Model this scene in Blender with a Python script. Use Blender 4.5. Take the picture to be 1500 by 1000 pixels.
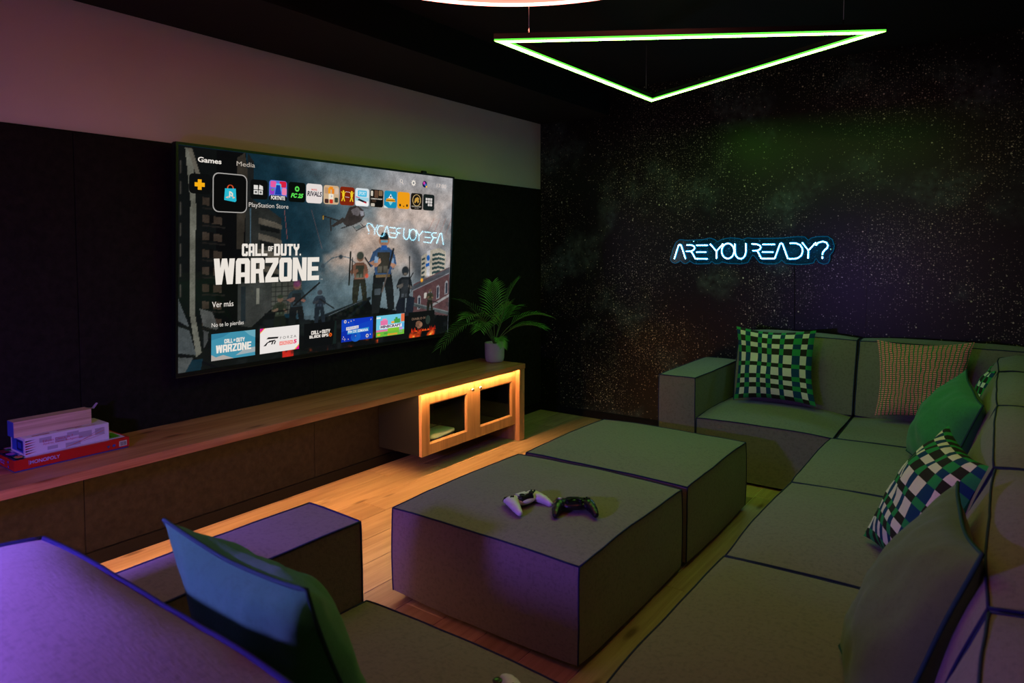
import bpy, bmesh, math, random
import numpy as np
from mathutils import Vector, Matrix, noise
random.seed(7)
PI = math.pi

# ------------------------------------------------------------------ camera, world, exposure
sc = bpy.context.scene
for o in list(bpy.data.objects):
    bpy.data.objects.remove(o, do_unlink=True)
col = sc.collection
cam_d = bpy.data.cameras.new('camera')
cam = bpy.data.objects.new('camera', cam_d)
col.objects.link(cam)
cam.location = (3.0, 0.0, 1.298)
cam.rotation_euler = (math.radians(90 - 2.8), 0, math.radians(35.759))
cam_d.sensor_width = 36.0
cam_d.lens = 24.0
cam_d.shift_y = -0.0594
cam_d.clip_start = 0.02
cam_d.dof.use_dof = True
cam_d.dof.focus_distance = 3.4
cam_d.dof.aperture_fstop = 5.0
sc.camera = cam
w = bpy.data.worlds.new('room_world')
sc.world = w
w.use_nodes = True
w.node_tree.nodes['Background'].inputs[0].default_value = (0.02, 0.02, 0.03, 1)
w.node_tree.nodes['Background'].inputs[1].default_value = 0.05
sc.view_settings.view_transform = 'Standard'
sc.view_settings.look = 'None'
sc.view_settings.gamma = 1
sc.view_settings.use_curve_mapping = False
sc.view_settings.exposure = 0.0

GREEN = (0.27, 1.0, 0.09)
RED = (1.0, 0.22, 0.16)
BLUE = (0.22, 0.12, 1.0)
WARM = (1.0, 0.50, 0.17)
P_GREEN, P_RED, P_BLUE, P_LED, P_PANEL, P_GLOBE = 27.0, 10.5, 11.0, 110.0, 3.5, 470.0

# ------------------------------------------------------------------ materials
def nt(m):
    m.use_nodes = True
    t = m.node_tree
    return t, t.nodes, t.links

def mat(name, c, rough=0.6, metal=0.0, spec=0.5, bump=0.0, bscale=200.0, var=0.0, vscale=6.0, coat=0.0, sheen=0.0):
    m = bpy.data.materials.new(name)
    t, n, l = nt(m)
    b = n['Principled BSDF']
    b.inputs['Base Color'].default_value = (*c, 1)
    b.inputs['Roughness'].default_value = rough
    b.inputs['Metallic'].default_value = metal
    b.inputs['Specular IOR Level'].default_value = spec
    b.inputs['Coat Weight'].default_value = coat
    b.inputs['Sheen Weight'].default_value = sheen
    if bump or var:
        tc = n.new('ShaderNodeTexCoord')
    if bump:
        nz = n.new('ShaderNodeTexNoise'); nz.inputs['Scale'].default_value = bscale
        nz.inputs['Detail'].default_value = 4
        l.new(tc.outputs['Object'], nz.inputs['Vector'])
        bp = n.new('ShaderNodeBump'); bp.inputs['Strength'].default_value = bump
        bp.inputs['Distance'].default_value = 0.002
        l.new(nz.outputs['Fac'], bp.inputs['Height'])
        l.new(bp.outputs['Normal'], b.inputs['Normal'])
    if var:
        nv = n.new('ShaderNodeTexNoise'); nv.inputs['Scale'].default_value = vscale
        nv.inputs['Detail'].default_value = 6
        l.new(tc.outputs['Object'], nv.inputs['Vector'])
        r = n.new('ShaderNodeValToRGB')
        r.color_ramp.elements[0].position = 0.3; r.color_ramp.elements[1].position = 0.7
        r.color_ramp.elements[0].color = (*[x * (1 - var) for x in c], 1)
        r.color_ramp.elements[1].color = (*[min(1, x * (1 + var)) for x in c], 1)
        l.new(nv.outputs['Fac'], r.inputs['Fac'])
        l.new(r.outputs['Color'], b.inputs['Base Color'])
    return m

def emit(name, c, s):
    m = bpy.data.materials.new(name)
    t, n, l = nt(m)
    n.remove(n['Principled BSDF'])
    e = n.new('ShaderNodeEmission')
    e.inputs[0].default_value = (*c, 1); e.inputs[1].default_value = s
    l.new(e.outputs[0], n['Material Output'].inputs[0])
    return m

def fabric_mat(name, c, scale=420.0, var=0.18, bump=0.5):
    """woven upholstery: fine crossing threads plus a soft mottle"""
    m = bpy.data.materials.new(name)
    t, n, l = nt(m)
    b = n['Principled BSDF']
    b.inputs['Roughness'].default_value = 0.92
    b.inputs['Specular IOR Level'].default_value = 0.15
    b.inputs['Sheen Weight'].default_value = 0.15
    tc = n.new('ShaderNodeTexCoord')
    outs = []
    for sx in ((1, 0.12, 0.12), (0.12, 1, 0.3), (0.12, 0.3, 1)):
        mp = n.new('ShaderNodeMapping'); mp.inputs['Scale'].default_value = sx
        nz = n.new('ShaderNodeTexNoise'); nz.inputs['Scale'].default_value = scale
        nz.inputs['Detail'].default_value = 2
        l.new(tc.outputs['Object'], mp.inputs[0]); l.new(mp.outputs[0], nz.inputs['Vector'])
        outs.append(nz.outputs['Fac'])
    a1 = n.new('ShaderNodeMath'); a1.operation = 'ADD'
    l.new(outs[0], a1.inputs[0]); l.new(outs[1], a1.inputs[1])
    a2 = n.new('ShaderNodeMath'); a2.operation = 'ADD'
    l.new(a1.outputs[0], a2.inputs[0]); l.new(outs[2], a2.inputs[1])
    big = n.new('ShaderNodeTexNoise'); big.inputs['Scale'].default_value = 90; big.inputs['Detail'].default_value = 5
    l.new(tc.outputs['Object'], big.inputs['Vector'])
    a3 = n.new('ShaderNodeMath'); a3.operation = 'MULTIPLY_ADD'
    a3.inputs[1].default_value = 0.33
    l.new(a2.outputs[0], a3.inputs[0]); l.new(big.outputs['Fac'], a3.inputs[2])
    r = n.new('ShaderNodeValToRGB')
    r.color_ramp.elements[0].position = 0.72; r.color_ramp.elements[1].position = 1.25 if False else 1.0
    r.color_ramp.elements[0].position = 0.82
    r.color_ramp.elements[0].color = (*[x * (1 - var) for x in c], 1)
    r.color_ramp.elements[1].color = (*[x * (1 + var) for x in c], 1)
    l.new(a3.outputs[0], r.inputs['Fac']); l.new(r.outputs[0], b.inputs['Base Color'])
    bp = n.new('ShaderNodeBump'); bp.inputs['Strength'].default_value = bump; bp.inputs['Distance'].default_value = 0.0012
    l.new(a2.outputs[0], bp.inputs['Height']); l.new(bp.outputs[0], b.inputs['Normal'])
    return m

def wood_mat(name, dark, light, axis=1, knots=True, rough=0.42, rnd=False, grain=1.0):
    m = bpy.data.materials.new(name)
    t, n, l = nt(m)
    b = n['Principled BSDF']
    b.inputs['Roughness'].default_value = rough
    b.inputs['Specular IOR Level'].default_value = 0.4
    tc = n.new('ShaderNodeTexCoord')
    vec = tc.outputs['Object']
    if rnd:
        oi = n.new('ShaderNodeObjectInfo')
        mu = n.new('ShaderNodeVectorMath'); mu.operation = 'SCALE'
        mu.inputs[0].default_value = (7.3, 11.7, 3.1)
        l.new(oi.outputs['Random'], mu.inputs['Scale'])
        ad = n.new('ShaderNodeVectorMath'); ad.operation = 'ADD'
        l.new(vec, ad.inputs[0]); l.new(mu.outputs[0], ad.inputs[1])
        vec = ad.outputs[0]
    mp = n.new('ShaderNodeMapping')
    s = [14.0 * grain] * 3; s[axis] = 0.9
    mp.inputs['Scale'].default_value = s
    l.new(vec, mp.inputs[0])
    nz = n.new('ShaderNodeTexNoise'); nz.inputs['Scale'].default_value = 1.4; nz.inputs['Detail'].default_value = 7
    nz.inputs['Distortion'].default_value = 1.2
    l.new(mp.outputs[0], nz.inputs['Vector'])
    mp2 = n.new('ShaderNodeMapping'); s2 = [160.0] * 3; s2[axis] = 5.0
    mp2.inputs['Scale'].default_value = s2
    l.new(vec, mp2.inputs[0])
    nf = n.new('ShaderNodeTexNoise'); nf.inputs['Scale'].default_value = 1.0; nf.inputs['Detail'].default_value = 3
    l.new(mp2.outputs[0], nf.inputs['Vector'])
    mx = n.new('ShaderNodeMath'); mx.operation = 'MULTIPLY_ADD'; mx.inputs[1].default_value = 0.35
    l.new(nf.outputs['Fac'], mx.inputs[0]); l.new(nz.outputs['Fac'], mx.inputs[2])
    r = n.new('ShaderNodeValToRGB')
    r.color_ramp.elements[0].position = 0.48; r.color_ramp.elements[1].position = 0.86
    r.color_ramp.elements[0].color = (*dark, 1); r.color_ramp.elements[1].color = (*light, 1)
    l.new(mx.outputs[0], r.inputs['Fac'])
    c = r.outputs[0]
    if knots:
        mk = n.new('ShaderNodeMapping'); sk = [9.0] * 3; sk[axis] = 2.6
        mk.inputs['Scale'].default_value = sk
        l.new(vec, mk.inputs[0])
        vo = n.new('ShaderNodeTexVoronoi'); vo.inputs['Scale'].default_value = 1.0
        l.new(mk.outputs[0], vo.inputs['Vector'])
        rk = n.new('ShaderNodeValToRGB')
        rk.color_ramp.elements[0].position = 0.06; rk.color_ramp.elements[1].position = 0.16
        rk.color_ramp.elements[0].color = (0.22, 0.13, 0.08, 1); rk.color_ramp.elements[1].color = (1, 1, 1, 1)
        l.new(vo.outputs['Distance'], rk.inputs['Fac'])
        mm = n.new('ShaderNodeMix'); mm.data_type = 'RGBA'; mm.blend_type = 'MULTIPLY'
        mm.inputs[0].default_value = 0.75
        l.new(c, mm.inputs[6]); l.new(rk.outputs[0], mm.inputs[7])
        c = mm.outputs[2]
    if rnd:
        hs = n.new('ShaderNodeHueSaturation')
        mr = n.new('ShaderNodeMapRange'); mr.inputs[3].default_value = 0.78; mr.inputs[4].default_value = 1.2
        l.new(oi.outputs['Random'], mr.inputs[0]); l.new(mr.outputs[0], hs.inputs['Value'])
        l.new(c, hs.inputs['Color']); c = hs.outputs[0]
    l.new(c, b.inputs['Base Color'])
    bp = n.new('ShaderNodeBump'); bp.inputs['Strength'].default_value = 0.15; bp.inputs['Distance'].default_value = 0.001
    l.new(mx.outputs[0], bp.inputs['Height']); l.new(bp.outputs[0], b.inputs['Normal'])
    return m

def attr_mat(name, rough=0.85, strength=None, spec=0.3, bump=0.0):
    """colour comes from the mesh's colour attribute; strength -> it is a lit display"""
    m = bpy.data.materials.new(name)
    t, n, l = nt(m)
    b = n['Principled BSDF']
    a = n.new('ShaderNodeVertexColor'); a.layer_name = 'Col'
    b.inputs['Roughness'].default_value = rough
    b.inputs['Specular IOR Level'].default_value = spec
    if strength is None:
        l.new(a.outputs['Color'], b.inputs['Base Color'])
        if bump:
            tc = n.new('ShaderNodeTexCoord')
            nz = n.new('ShaderNodeTexNoise'); nz.inputs['Scale'].default_value = 500
            l.new(tc.outputs['Object'], nz.inputs['Vector'])
            bp = n.new('ShaderNodeBump'); bp.inputs['Strength'].default_value = bump; bp.inputs['Distance'].default_value = 0.001
            l.new(nz.outputs['Fac'], bp.inputs['Height']); l.new(bp.outputs[0], b.inputs['Normal'])
    else:
        b.inputs['Base Color'].default_value = (0.004, 0.004, 0.004, 1)
        l.new(a.outputs['Color'], b.inputs['Emission Color'])
        b.inputs['Emission Strength'].default_value = strength
    return m

def mural_mat():
    m = bpy.data.materials.new('starry_mural')
    t, n, l = nt(m)
    b = n['Principled BSDF']
    b.inputs['Roughness'].default_value = 0.34
    b.inputs['Specular IOR Level'].default_value = 0.30
    tc = n.new('ShaderNodeTexCoord')
    def nse(scale, detail=4, off=0.0):
        mp = n.new('ShaderNodeMapping'); mp.inputs['Location'].default_value = (off, off * 2, off * .5)
        x = n.new('ShaderNodeTexNoise'); x.inputs['Scale'].default_value = scale; x.inputs['Detail'].default_value = detail
        l.new(tc.outputs['Object'], mp.inputs[0]); l.new(mp.outputs[0], x.inputs['Vector'])
        return x.outputs['Fac']
    def M(op, a, bb=None, c=None, clamp=False):
        x = n.new('ShaderNodeMath'); x.operation = op; x.use_clamp = clamp
        for i, q in enumerate((a, bb, c)):
            if q is None: continue
            if isinstance(q, (int, float)): x.inputs[i].default_value = q
            else: l.new(q, x.inputs[i])
        return x.outputs[0]
    dens = nse(1.6, 5)                                   # where the splatter is dense
    dens = M('MULTIPLY_ADD', dens, 4.2, -1.75, clamp=True)
    total = None
    for scale, rad, prob, bright, off in ((20, 0.0036, 0.45, 0.95, 0.0), (38, 0.0027, 0.60, 0.75, 3.3),
                                          (62, 0.0024, 0.65, 0.45, 7.1), (90, 0.0020, 0.55, 0.32, 9.4)):
        mp = n.new('ShaderNodeMapping'); mp.inputs['Location'].default_value = (off, 0, off)
        v = n.new('ShaderNodeTexVoronoi'); v.voronoi_dimensions = '2D'; v.inputs['Scale'].default_value = scale
        sx = n.new('ShaderNodeSeparateXYZ'); cx = n.new('ShaderNodeCombineXYZ')
        l.new(tc.outputs['Object'], mp.inputs[0]); l.new(mp.outputs[0], sx.inputs[0])
        l.new(sx.outputs[0], cx.inputs[0]); l.new(sx.outputs[2], cx.inputs[1]); l.new(cx.outputs[0], v.inputs['Vector'])
        sc_ = n.new('ShaderNodeSeparateColor'); l.new(v.outputs['Color'], sc_.inputs[0])
        thr = M('MULTIPLY_ADD', dens, prob, 0.06)
        present = M('LESS_THAN', sc_.outputs[0], thr)
        size = M('MULTIPLY_ADD', sc_.outputs[1], rad * scale * 1.1, rad * scale * 0.35)
        dot = M('LESS_THAN', v.outputs['Distance'], size)
        br = M('MULTIPLY_ADD', sc_.outputs[2], bright, bright * 0.15)
        s = M('MULTIPLY', M('MULTIPLY', present, dot), br)
        total = s if total is None else M('MAXIMUM', total, s)
    neb = M('MULTIPLY_ADD', nse(2.3, 7, 4.0), 5.0, -2.75, clamp=True)
    neb = M('MULTIPLY', neb, M('MULTIPLY_ADD', nse(30, 5, 2.0), 2.2, -0.6, clamp=True))
    mixn = n.new('ShaderNodeMix'); mixn.data_type = 'RGBA'
    mixn.inputs[6].default_value = (0.007, 0.0065, 0.006, 1); mixn.inputs[7].default_value = (0.12, 0.17, 0.16, 1)
    l.new(neb, mixn.inputs[0])
    mixs = n.new('ShaderNodeMix'); mixs.data_type = 'RGBA'
    mixs.inputs[7].default_value = (0.95, 0.85, 0.62, 1)
    l.new(total, mixs.inputs[0]); l.new(mixn.outputs[2], mixs.inputs[6])
    l.new(mixs.outputs[2], b.inputs['Base Color'])
    return m

def glass_mat(name, tint=(1, 1, 1), rough=0.02, f0=0.04, haze=0.0, haze_c=(0.02, 0.3, 0.5)):
    m = bpy.data.materials.new(name)
    t, n, l = nt(m)
    n.remove(n['Principled BSDF'])
    tr = n.new('ShaderNodeBsdfTransparent'); tr.inputs[0].default_value = (*tint, 1)
    gl = n.new('ShaderNodeBsdfGlossy'); gl.inputs['Roughness'].default_value = rough
    lw = n.new('ShaderNodeLayerWeight'); lw.inputs['Blend'].default_value = 0.5
    pw = n.new('ShaderNodeMath'); pw.operation = 'POWER'; pw.inputs[1].default_value = 5.0
    l.new(lw.outputs['Facing'], pw.inputs[0])
    ma = n.new('ShaderNodeMath'); ma.operation = 'MULTIPLY_ADD'; ma.inputs[1].default_value = 0.8; ma.inputs[2].default_value = f0
    l.new(pw.outputs[0], ma.inputs[0])
    base = tr.outputs[0]
    if haze:
        df = n.new('ShaderNodeBsdfDiffuse'); df.inputs[0].default_value = (*haze_c, 1)
        mh = n.new('ShaderNodeMixShader'); mh.inputs[0].default_value = haze
        l.new(base, mh.inputs[1]); l.new(df.outputs[0], mh.inputs[2]); base = mh.outputs[0]
    mx = n.new('ShaderNodeMixShader')
    l.new(ma.outputs[0], mx.inputs[0]); l.new(base, mx.inputs[1]); l.new(gl.outputs[0], mx.inputs[2])
    l.new(mx.outputs[0], n['Material Output'].inputs[0])
    return m

M_ = {
 'black_paint': mat('black_paint', (0.010, 0.010, 0.010), 0.75, spec=0.2, bump=0.15, bscale=90),
 'ceiling': mat('black_ceiling_paint', (0.013, 0.011, 0.011), 0.85, spec=0.15, bump=0.1, bscale=60),
 'cream_plaster': mat('cream_plaster', (0.72, 0.58, 0.52), 0.85, spec=0.2, bump=0.12, bscale=120, var=0.03, vscale=3),
 'cork': mat('black_cork_panel', (0.0125, 0.0098, 0.0082), 0.88, spec=0.15, bump=0.8, bscale=85, var=0.35, vscale=40),
 'skirting': mat('dark_skirting', (0.006, 0.005, 0.005), 0.65, spec=0.15),
 'joint_glint': mat('floor_base', (0.85, 0.66, 0.48), 0.7),  # pale tone paints the glint of plank bevels into the joints
 'plank': wood_mat('oak_plank', (0.36, 0.215, 0.12), (0.54, 0.355, 0.21), axis=1, rough=0.38, rnd=True),
 'pine': wood_mat('knotty_pine', (0.36, 0.135, 0.045), (0.60, 0.28, 0.12), axis=1, rough=0.35),
 'pine_up': wood_mat('pine_door_rail', (0.36, 0.17, 0.07), (0.55, 0.29, 0.13), axis=2, rough=0.42, knots=False),
 'sofa': fabric_mat('taupe_upholstery', (0.215, 0.180, 0.155), var=0.10),
 'piping': mat('navy_piping', (0.020, 0.026, 0.085), 0.8, spec=0.2),
 'foot': mat('black_plastic_foot', (0.02, 0.02, 0.02), 0.5),
 'plain_pillow': fabric_mat('teal_green_cotton', (0.042, 0.22, 0.085), scale=700, var=0.06, bump=0.25),
 'plain_piping': mat('dark_teal_piping', (0.02, 0.075, 0.065), 0.8, spec=0.2),
 'slate_pillow': fabric_mat('olive_green_cotton', (0.125, 0.20, 0.055), scale=700, var=0.06, bump=0.25),
 'tv_black': mat('tv_black_plastic', (0.008, 0.008, 0.009), 0.35),
 'tv_trim': mat('tv_metal_trim', (0.12, 0.10, 0.06), 0.35, metal=0.8),
 'pot': mat('pale_matte_ceramic', (0.52, 0.46, 0.45), 0.6, bump=0.1, bscale=60),
 'soil': mat('dark_soil', (0.035, 0.022, 0.014), 0.95, bump=1.0, bscale=120),
 'leaf': mat('palm_leaf_green', (0.11, 0.34, 0.05), 0.5, var=0.25, vscale=25),
 'stem': mat('palm_stem', (0.10, 0.15, 0.05), 0.6),
 'steel': mat('brushed_steel', (0.75, 0.73, 0.70), 0.25, metal=1.0),
 'white_plastic': mat('white_plastic', (0.78, 0.76, 0.77), 0.38),
 'black_plastic': mat('black_plastic', (0.012, 0.012, 0.014), 0.28),
 'dark_gloss': mat('black_gloss', (0.01, 0.01, 0.011), 0.15),
 'housing': mat('black_lamp_housing', (0.01, 0.01, 0.01), 0.5),
 'cable': mat('steel_cable', (0.6, 0.6, 0.6), 0.3, metal=0.8),
 'red_card': mat('glossy_red_card', (0.55, 0.018, 0.012), 0.3),
 'white_card': mat('white_card', (0.72, 0.66, 0.70), 0.45),
 'print': attr_mat('printed_card', rough=0.4),
 'wood_print': wood_mat('wood_grain_print', (0.50, 0.30, 0.19), (0.72, 0.49, 0.34), axis=1, rough=0.45, knots=False, grain=3),
 'blue_card': mat('blue_card', (0.06, 0.10, 0.45), 0.4),
 'checker': attr_mat('checked_cotton', rough=0.9, spec=0.15, bump=0.3),
 'screen': attr_mat('display_panel', rough=0.03, strength=0.9, spec=0.5),
 'graphics': attr_mat('display_graphics', rough=0.03, strength=0.95, spec=0.0),
 'glass': glass_mat('cabinet_glass', (0.92, 0.96, 0.93)),
 'acrylic': glass_mat('blue_acrylic', (0.6, 0.75, 0.9), rough=0.08, haze=0.07),
 'neon': emit('ice_blue_neon_sheath', (0.03, 0.42, 0.85), 1.9),
 'neon_core': emit('ice_blue_neon_core', (0.30, 0.78, 1.0), 80.0),
 'led_white': emit('green_tube_light', GREEN, P_GREEN),
 'mural': mural_mat(),
}
# edge of the acrylic plate gets a painted glow in place of tube light
def tube_side(name, c, s): return emit(name, c, s)

# ------------------------------------------------------------------ helpers
def srgb(c):
    return tuple((x / 12.92 if x <= 0.04045 else ((x + 0.055) / 1.055) ** 2.4) for x in [v / 255.0 for v in c])

def link(name, me, m, parent=None, smooth=False, loc=None):
    o = bpy.data.objects.new(name, me)
    col.objects.link(o)
    if m is not None:
        for x in (m if isinstance(m, (list, tuple)) else [m]):
            me.materials.append(x)
    if smooth:
        me.polygons.foreach_set('use_smooth', [True] * len(me.polygons))
    if parent is not None:
        o.parent = parent
    if loc is not None: o.location = loc
    return o

def obj(name, bm, m, parent=None, smooth=False, loc=None):
    me = bpy.data.meshes.new(name)
    bm.normal_update()
    bm.to_mesh(me); bm.free()
    return link(name, me, m, parent, smooth, loc)

def tag(o, label=None, cat=None, group=None, kind=None):
    if label: o['label'] = label
    if cat: o['category'] = cat
    if group: o['group'] = group
    if kind: o['kind'] = kind
    return o

def empty(name, loc=(0, 0, 0), rz=0.0, label=None, cat=None, group=None):
    o = bpy.data.objects.new(name, None)
    col.objects.link(o)
    o.location = loc; o.rotation_euler = (0, 0, rz); o.empty_display_size = 0.05
    return tag(o, label, cat, group)

def box(bm, lo, hi, bev=0.0, mi=0, seg=2):
    vs = [bm.verts.new((x, y, z)) for x in (lo[0], hi[0]) for y in (lo[1], hi[1]) for z in (lo[2], hi[2])]
    fs = []
    for q in ((0, 1, 3, 2), (4, 6, 7, 5), (0, 4, 5, 1), (2, 3, 7, 6), (0, 2, 6, 4), (1, 5, 7, 3)):
        f = bm.faces.new([vs[i] for i in q]); f.material_index = mi; fs.append(f)
    if bev:
        es = list({e for f in fs for e in f.edges})
        bmesh.ops.bevel(bm, geom=es, offset=bev, segments=seg, affect='EDGES', clamp_overlap=True)
    return vs

def boxobj(name, lo, hi, m, parent=None, bev=0.0, seg=2, base=None):
    """a box in world coordinates; with a parent the mesh is stored relative to it"""
    b = base if base is not None else (tuple(parent.location) if parent is not None else (0, 0, 0))
    bm = bmesh.new()
    box(bm, [lo[i] - b[i] for i in range(3)], [hi[i] - b[i] for i in range(3)], bev, seg=seg)
    return obj(name, bm, m, parent)

def tube(bm, pts, r, n=8, closed=False, caps=True, mi=0):
    pts = [Vector(p) for p in pts]
    N = len(pts); rings = []
    prev = None
    for i, p in enumerate(pts):
        if closed: d = pts[(i + 1) % N] - pts[i - 1]
        elif i == 0: d = pts[1] - pts[0]
        elif i == N - 1: d = pts[-1] - pts[-2]
        else: d = (pts[i + 1] - pts[i]).normalized() + (pts[i] - pts[i - 1]).normalized()
        if d.length < 1e-9: d = Vector((0, 0, 1))
        d.normalize()
        if prev is None:
            a = d.cross(Vector((0, 0, 1)))
            if a.length < 0.1: a = d.cross(Vector((1, 0, 0)))
        else:
            a = prev - d * prev.dot(d)
        a.normalize(); prev = a
        c = d.cross(a)
        rr = r[i] if isinstance(r, (list, tuple)) else r
        rings.append([bm.verts.new(p + (a * math.cos(2 * PI * k / n) + c * math.sin(2 * PI * k / n)) * rr) for k in range(n)])
    for i in range(N if closed else N - 1):
        A, B = rings[i], rings[(i + 1) % N]
        for k in range(n):
            f = bm.faces.new((A[k], A[(k + 1) % n], B[(k + 1) % n], B[k])); f.smooth = True; f.material_index = mi
    if caps and not closed:
        bm.faces.new(rings[0][::-1]); bm.faces.new(rings[-1])

def lathe(bm, prof, c=(0, 0, 0), n=32, mi=0):
    rings = []
    for r, z in prof:
        if r < 1e-6: rings.append([bm.verts.new((c[0], c[1], c[2] + z))])
        else: rings.append([bm.verts.new((c[0] + r * math.cos(2 * PI * k / n), c[1] + r * math.sin(2 * PI * k / n), c[2] + z)) for k in range(n)])
    for A, B in zip(rings, rings[1:]):
        for k in range(n):
            a = A[k % len(A)], A[(k + 1) % len(A)]; b = B[k % len(B)], B[(k + 1) % len(B)]
            vs = []
            for v in (a[0], a[1], b[1], b[0]):
                if v not in vs: vs.append(v)
            if len(vs) > 2:
                f = bm.faces.new(vs); f.smooth = True; f.material_index = mi

def prism(bm, poly, z0, z1, mi=0, to=lambda x, y, z: (x, y, z)):
    a = [bm.verts.new(to(x, y, z0)) for x, y in poly]; b = [bm.verts.new(to(x, y, z1)) for x, y in poly]
    n = len(poly)
    fs = [bm.faces.new(a[::-1]), bm.faces.new(b)]
    for i in range(n): fs.append(bm.faces.new((a[i], a[(i + 1) % n], b[(i + 1) % n], b[i])))
    for f in fs: f.material_index = mi

_tc = {}
def text_geo(s, size=1.0, bold=0.0, align='LEFT'):
    """triangles of a string set in the built-in font; baseline at 0"""
    k = (s, size, bold, align)
    if k in _tc: return _tc[k]
    cu = bpy.data.curves.new('t', 'FONT'); cu.body = s; cu.size = size; cu.offset = bold; cu.align_x = align
    cu.resolution_u = 3
    o = bpy.data.objects.new('t', cu); col.objects.link(o)
    dg = bpy.context.evaluated_depsgraph_get()
    me = bpy.data.meshes.new_from_object(o.evaluated_get(dg))
    V = [tuple(v.co) for v in me.vertices]; F = [tuple(p.vertices) for p in me.polygons]
    bpy.data.objects.remove(o); bpy.data.meshes.remove(me); bpy.data.curves.remove(cu)
    _tc[k] = (V, F)
    return V, F

# heavy condensed block capitals, drawn as polygons in a 1 x 1 cell
S_ = 0.30
def _r(x0, y0, x1, y1): return [(x0, y0), (x1, y0), (x1, y1), (x0, y1)]
GL = {
 'C': [[(0, .12), (.12, 0), (.88, 0), (1, .12), (1, .36), (.64, .36), (.64, .2), (.36, .2), (.36, .5), (0, .5)],
       [(0, .5), (.36, .5), (.36, .8), (.64, .8), (.64, .66), (1, .66), (1, .88), (.88, 1), (.12, 1), (0, .88)]],
 'A': [_r(0, 0, .36, .88), _r(.64, 0, 1, .88), [(0, .88), (1, .88), (.88, 1), (.12, 1)], _r(.36, .78, .64, .88), _r(.36, .26, .64, .44)],
 'L': [_r(0, 0, .36, 1), _r(.36, 0, 1, .2)],
 'O': [[(0, .12), (.12, 0), (.88, 0), (1, .12), (1, .2), (0, .2)], _r(0, .2, .36, .8), _r(.64, .2, 1, .8), [(0, .8), (1, .8), (1, .88), (.88, 1), (.12, 1), (0, .88)]],
 'F': [_r(0, 0, .36, 1), _r(.36, .8, 1, 1), _r(.36, .4, .86, .6)],
 'D': [_r(0, 0, .36, 1), [(.36, 0), (.86, 0), (1, .12), (1, .2), (.36, .2)], _r(.64, .2, 1, .8), [(.36, .8), (1, .8), (1, .88), (.86, 1), (.36, 1)]],
 'U': [[(0, .12), (.12, 0), (.88, 0), (1, .12), (1, .2), (0, .2)], _r(0, .2, .36, 1), _r(.64, .2, 1, 1)],
 'T': [_r(.32, 0, .68, .8), _r(0, .8, 1, 1)],
 'Y': [_r(.32, 0, .68, .42), [(.32, .42), (.68, .42), (1, .66), (1, 1), (.66, 1), (.66, .72), (.34, .72), (.34, 1), (0, 1), (0, .66)]],
 'W': [[(.10, 0), (.38, 0), (.26, 1), (0, 1)], [(.38, 0), (.5, .62), (.5, 1), (.38, 1), (.24, .3)], [(.62, 0), (.76, .3), (.62, 1), (.5, 1), (.5, .62)], [(.62, 0), (.90, 0), (1, 1), (.74, 1)]],
 'w': [],
 'R': [_r(0, 0, .36, 1), _r(.36, .8, .9, 1), [(.64, .5), (1, .56), (1, .9), (.9, 1), (.64, 1)], _r(.36, .38, .9, .56), [(.58, .4), (.9, .46), (1, 0), (.64, 0)]],
 'Z': [_r(0, .8, 1, 1), _r(0, 0, 1, .2), [(0, .2), (.42, .2), (1, .8), (.58, .8)]],
 'N': [_r(0, 0, .34, 1), _r(.66, 0, 1, 1), [(.34, 1), (.34, .55), (.66, 0), (.66, .45)]],
 'E': [_r(0, 0, .36, 1), _r(.36, .8, 1, 1), _r(.36, .41, .92, .6), _r(.36, 0, 1, .2)],
 'B': [_r(0, 0, .36, 1), _r(.36, .8, .9, 1), _r(.36, .42, .9, .58), _r(.36, 0, .9, .2), _r(.66, .1, 1, .46), _r(.66, .54, 1, .9)],
 'K': [_r(0, 0, .36, 1), [(.36, .4), (.66, 0), (1, 0), (.66, .5), (1, 1), (.66, 1), (.36, .6)]],
 'P': [_r(0, 0, .36, 1), _r(.36, .8, .9, 1), _r(.64, .5, 1, .9), _r(.36, .38, .9, .56)],
 'S': [_r(0, .8, 1, 1), _r(0, .5, .36, .8), _r(0, .4, 1, .6), _r(.64, .2, 1, .5), _r(0, 0, 1, .2)],
 'I': [_r(.3, 0, .7, 1)], 'M': [_r(0, 0, .28, 1), _r(.72, 0, 1, 1), [(.28, 1), (.28, .6), (.5, .25), (.72, .6), (.72, 1), (.5, .62)]],
 '6': [_r(0, 0, 1, .2), _r(0, 0, .36, 1), _r(0, .8, 1, 1), _r(.64, .1, 1, .56), _r(.3, .42, 1, .58)],
}

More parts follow.
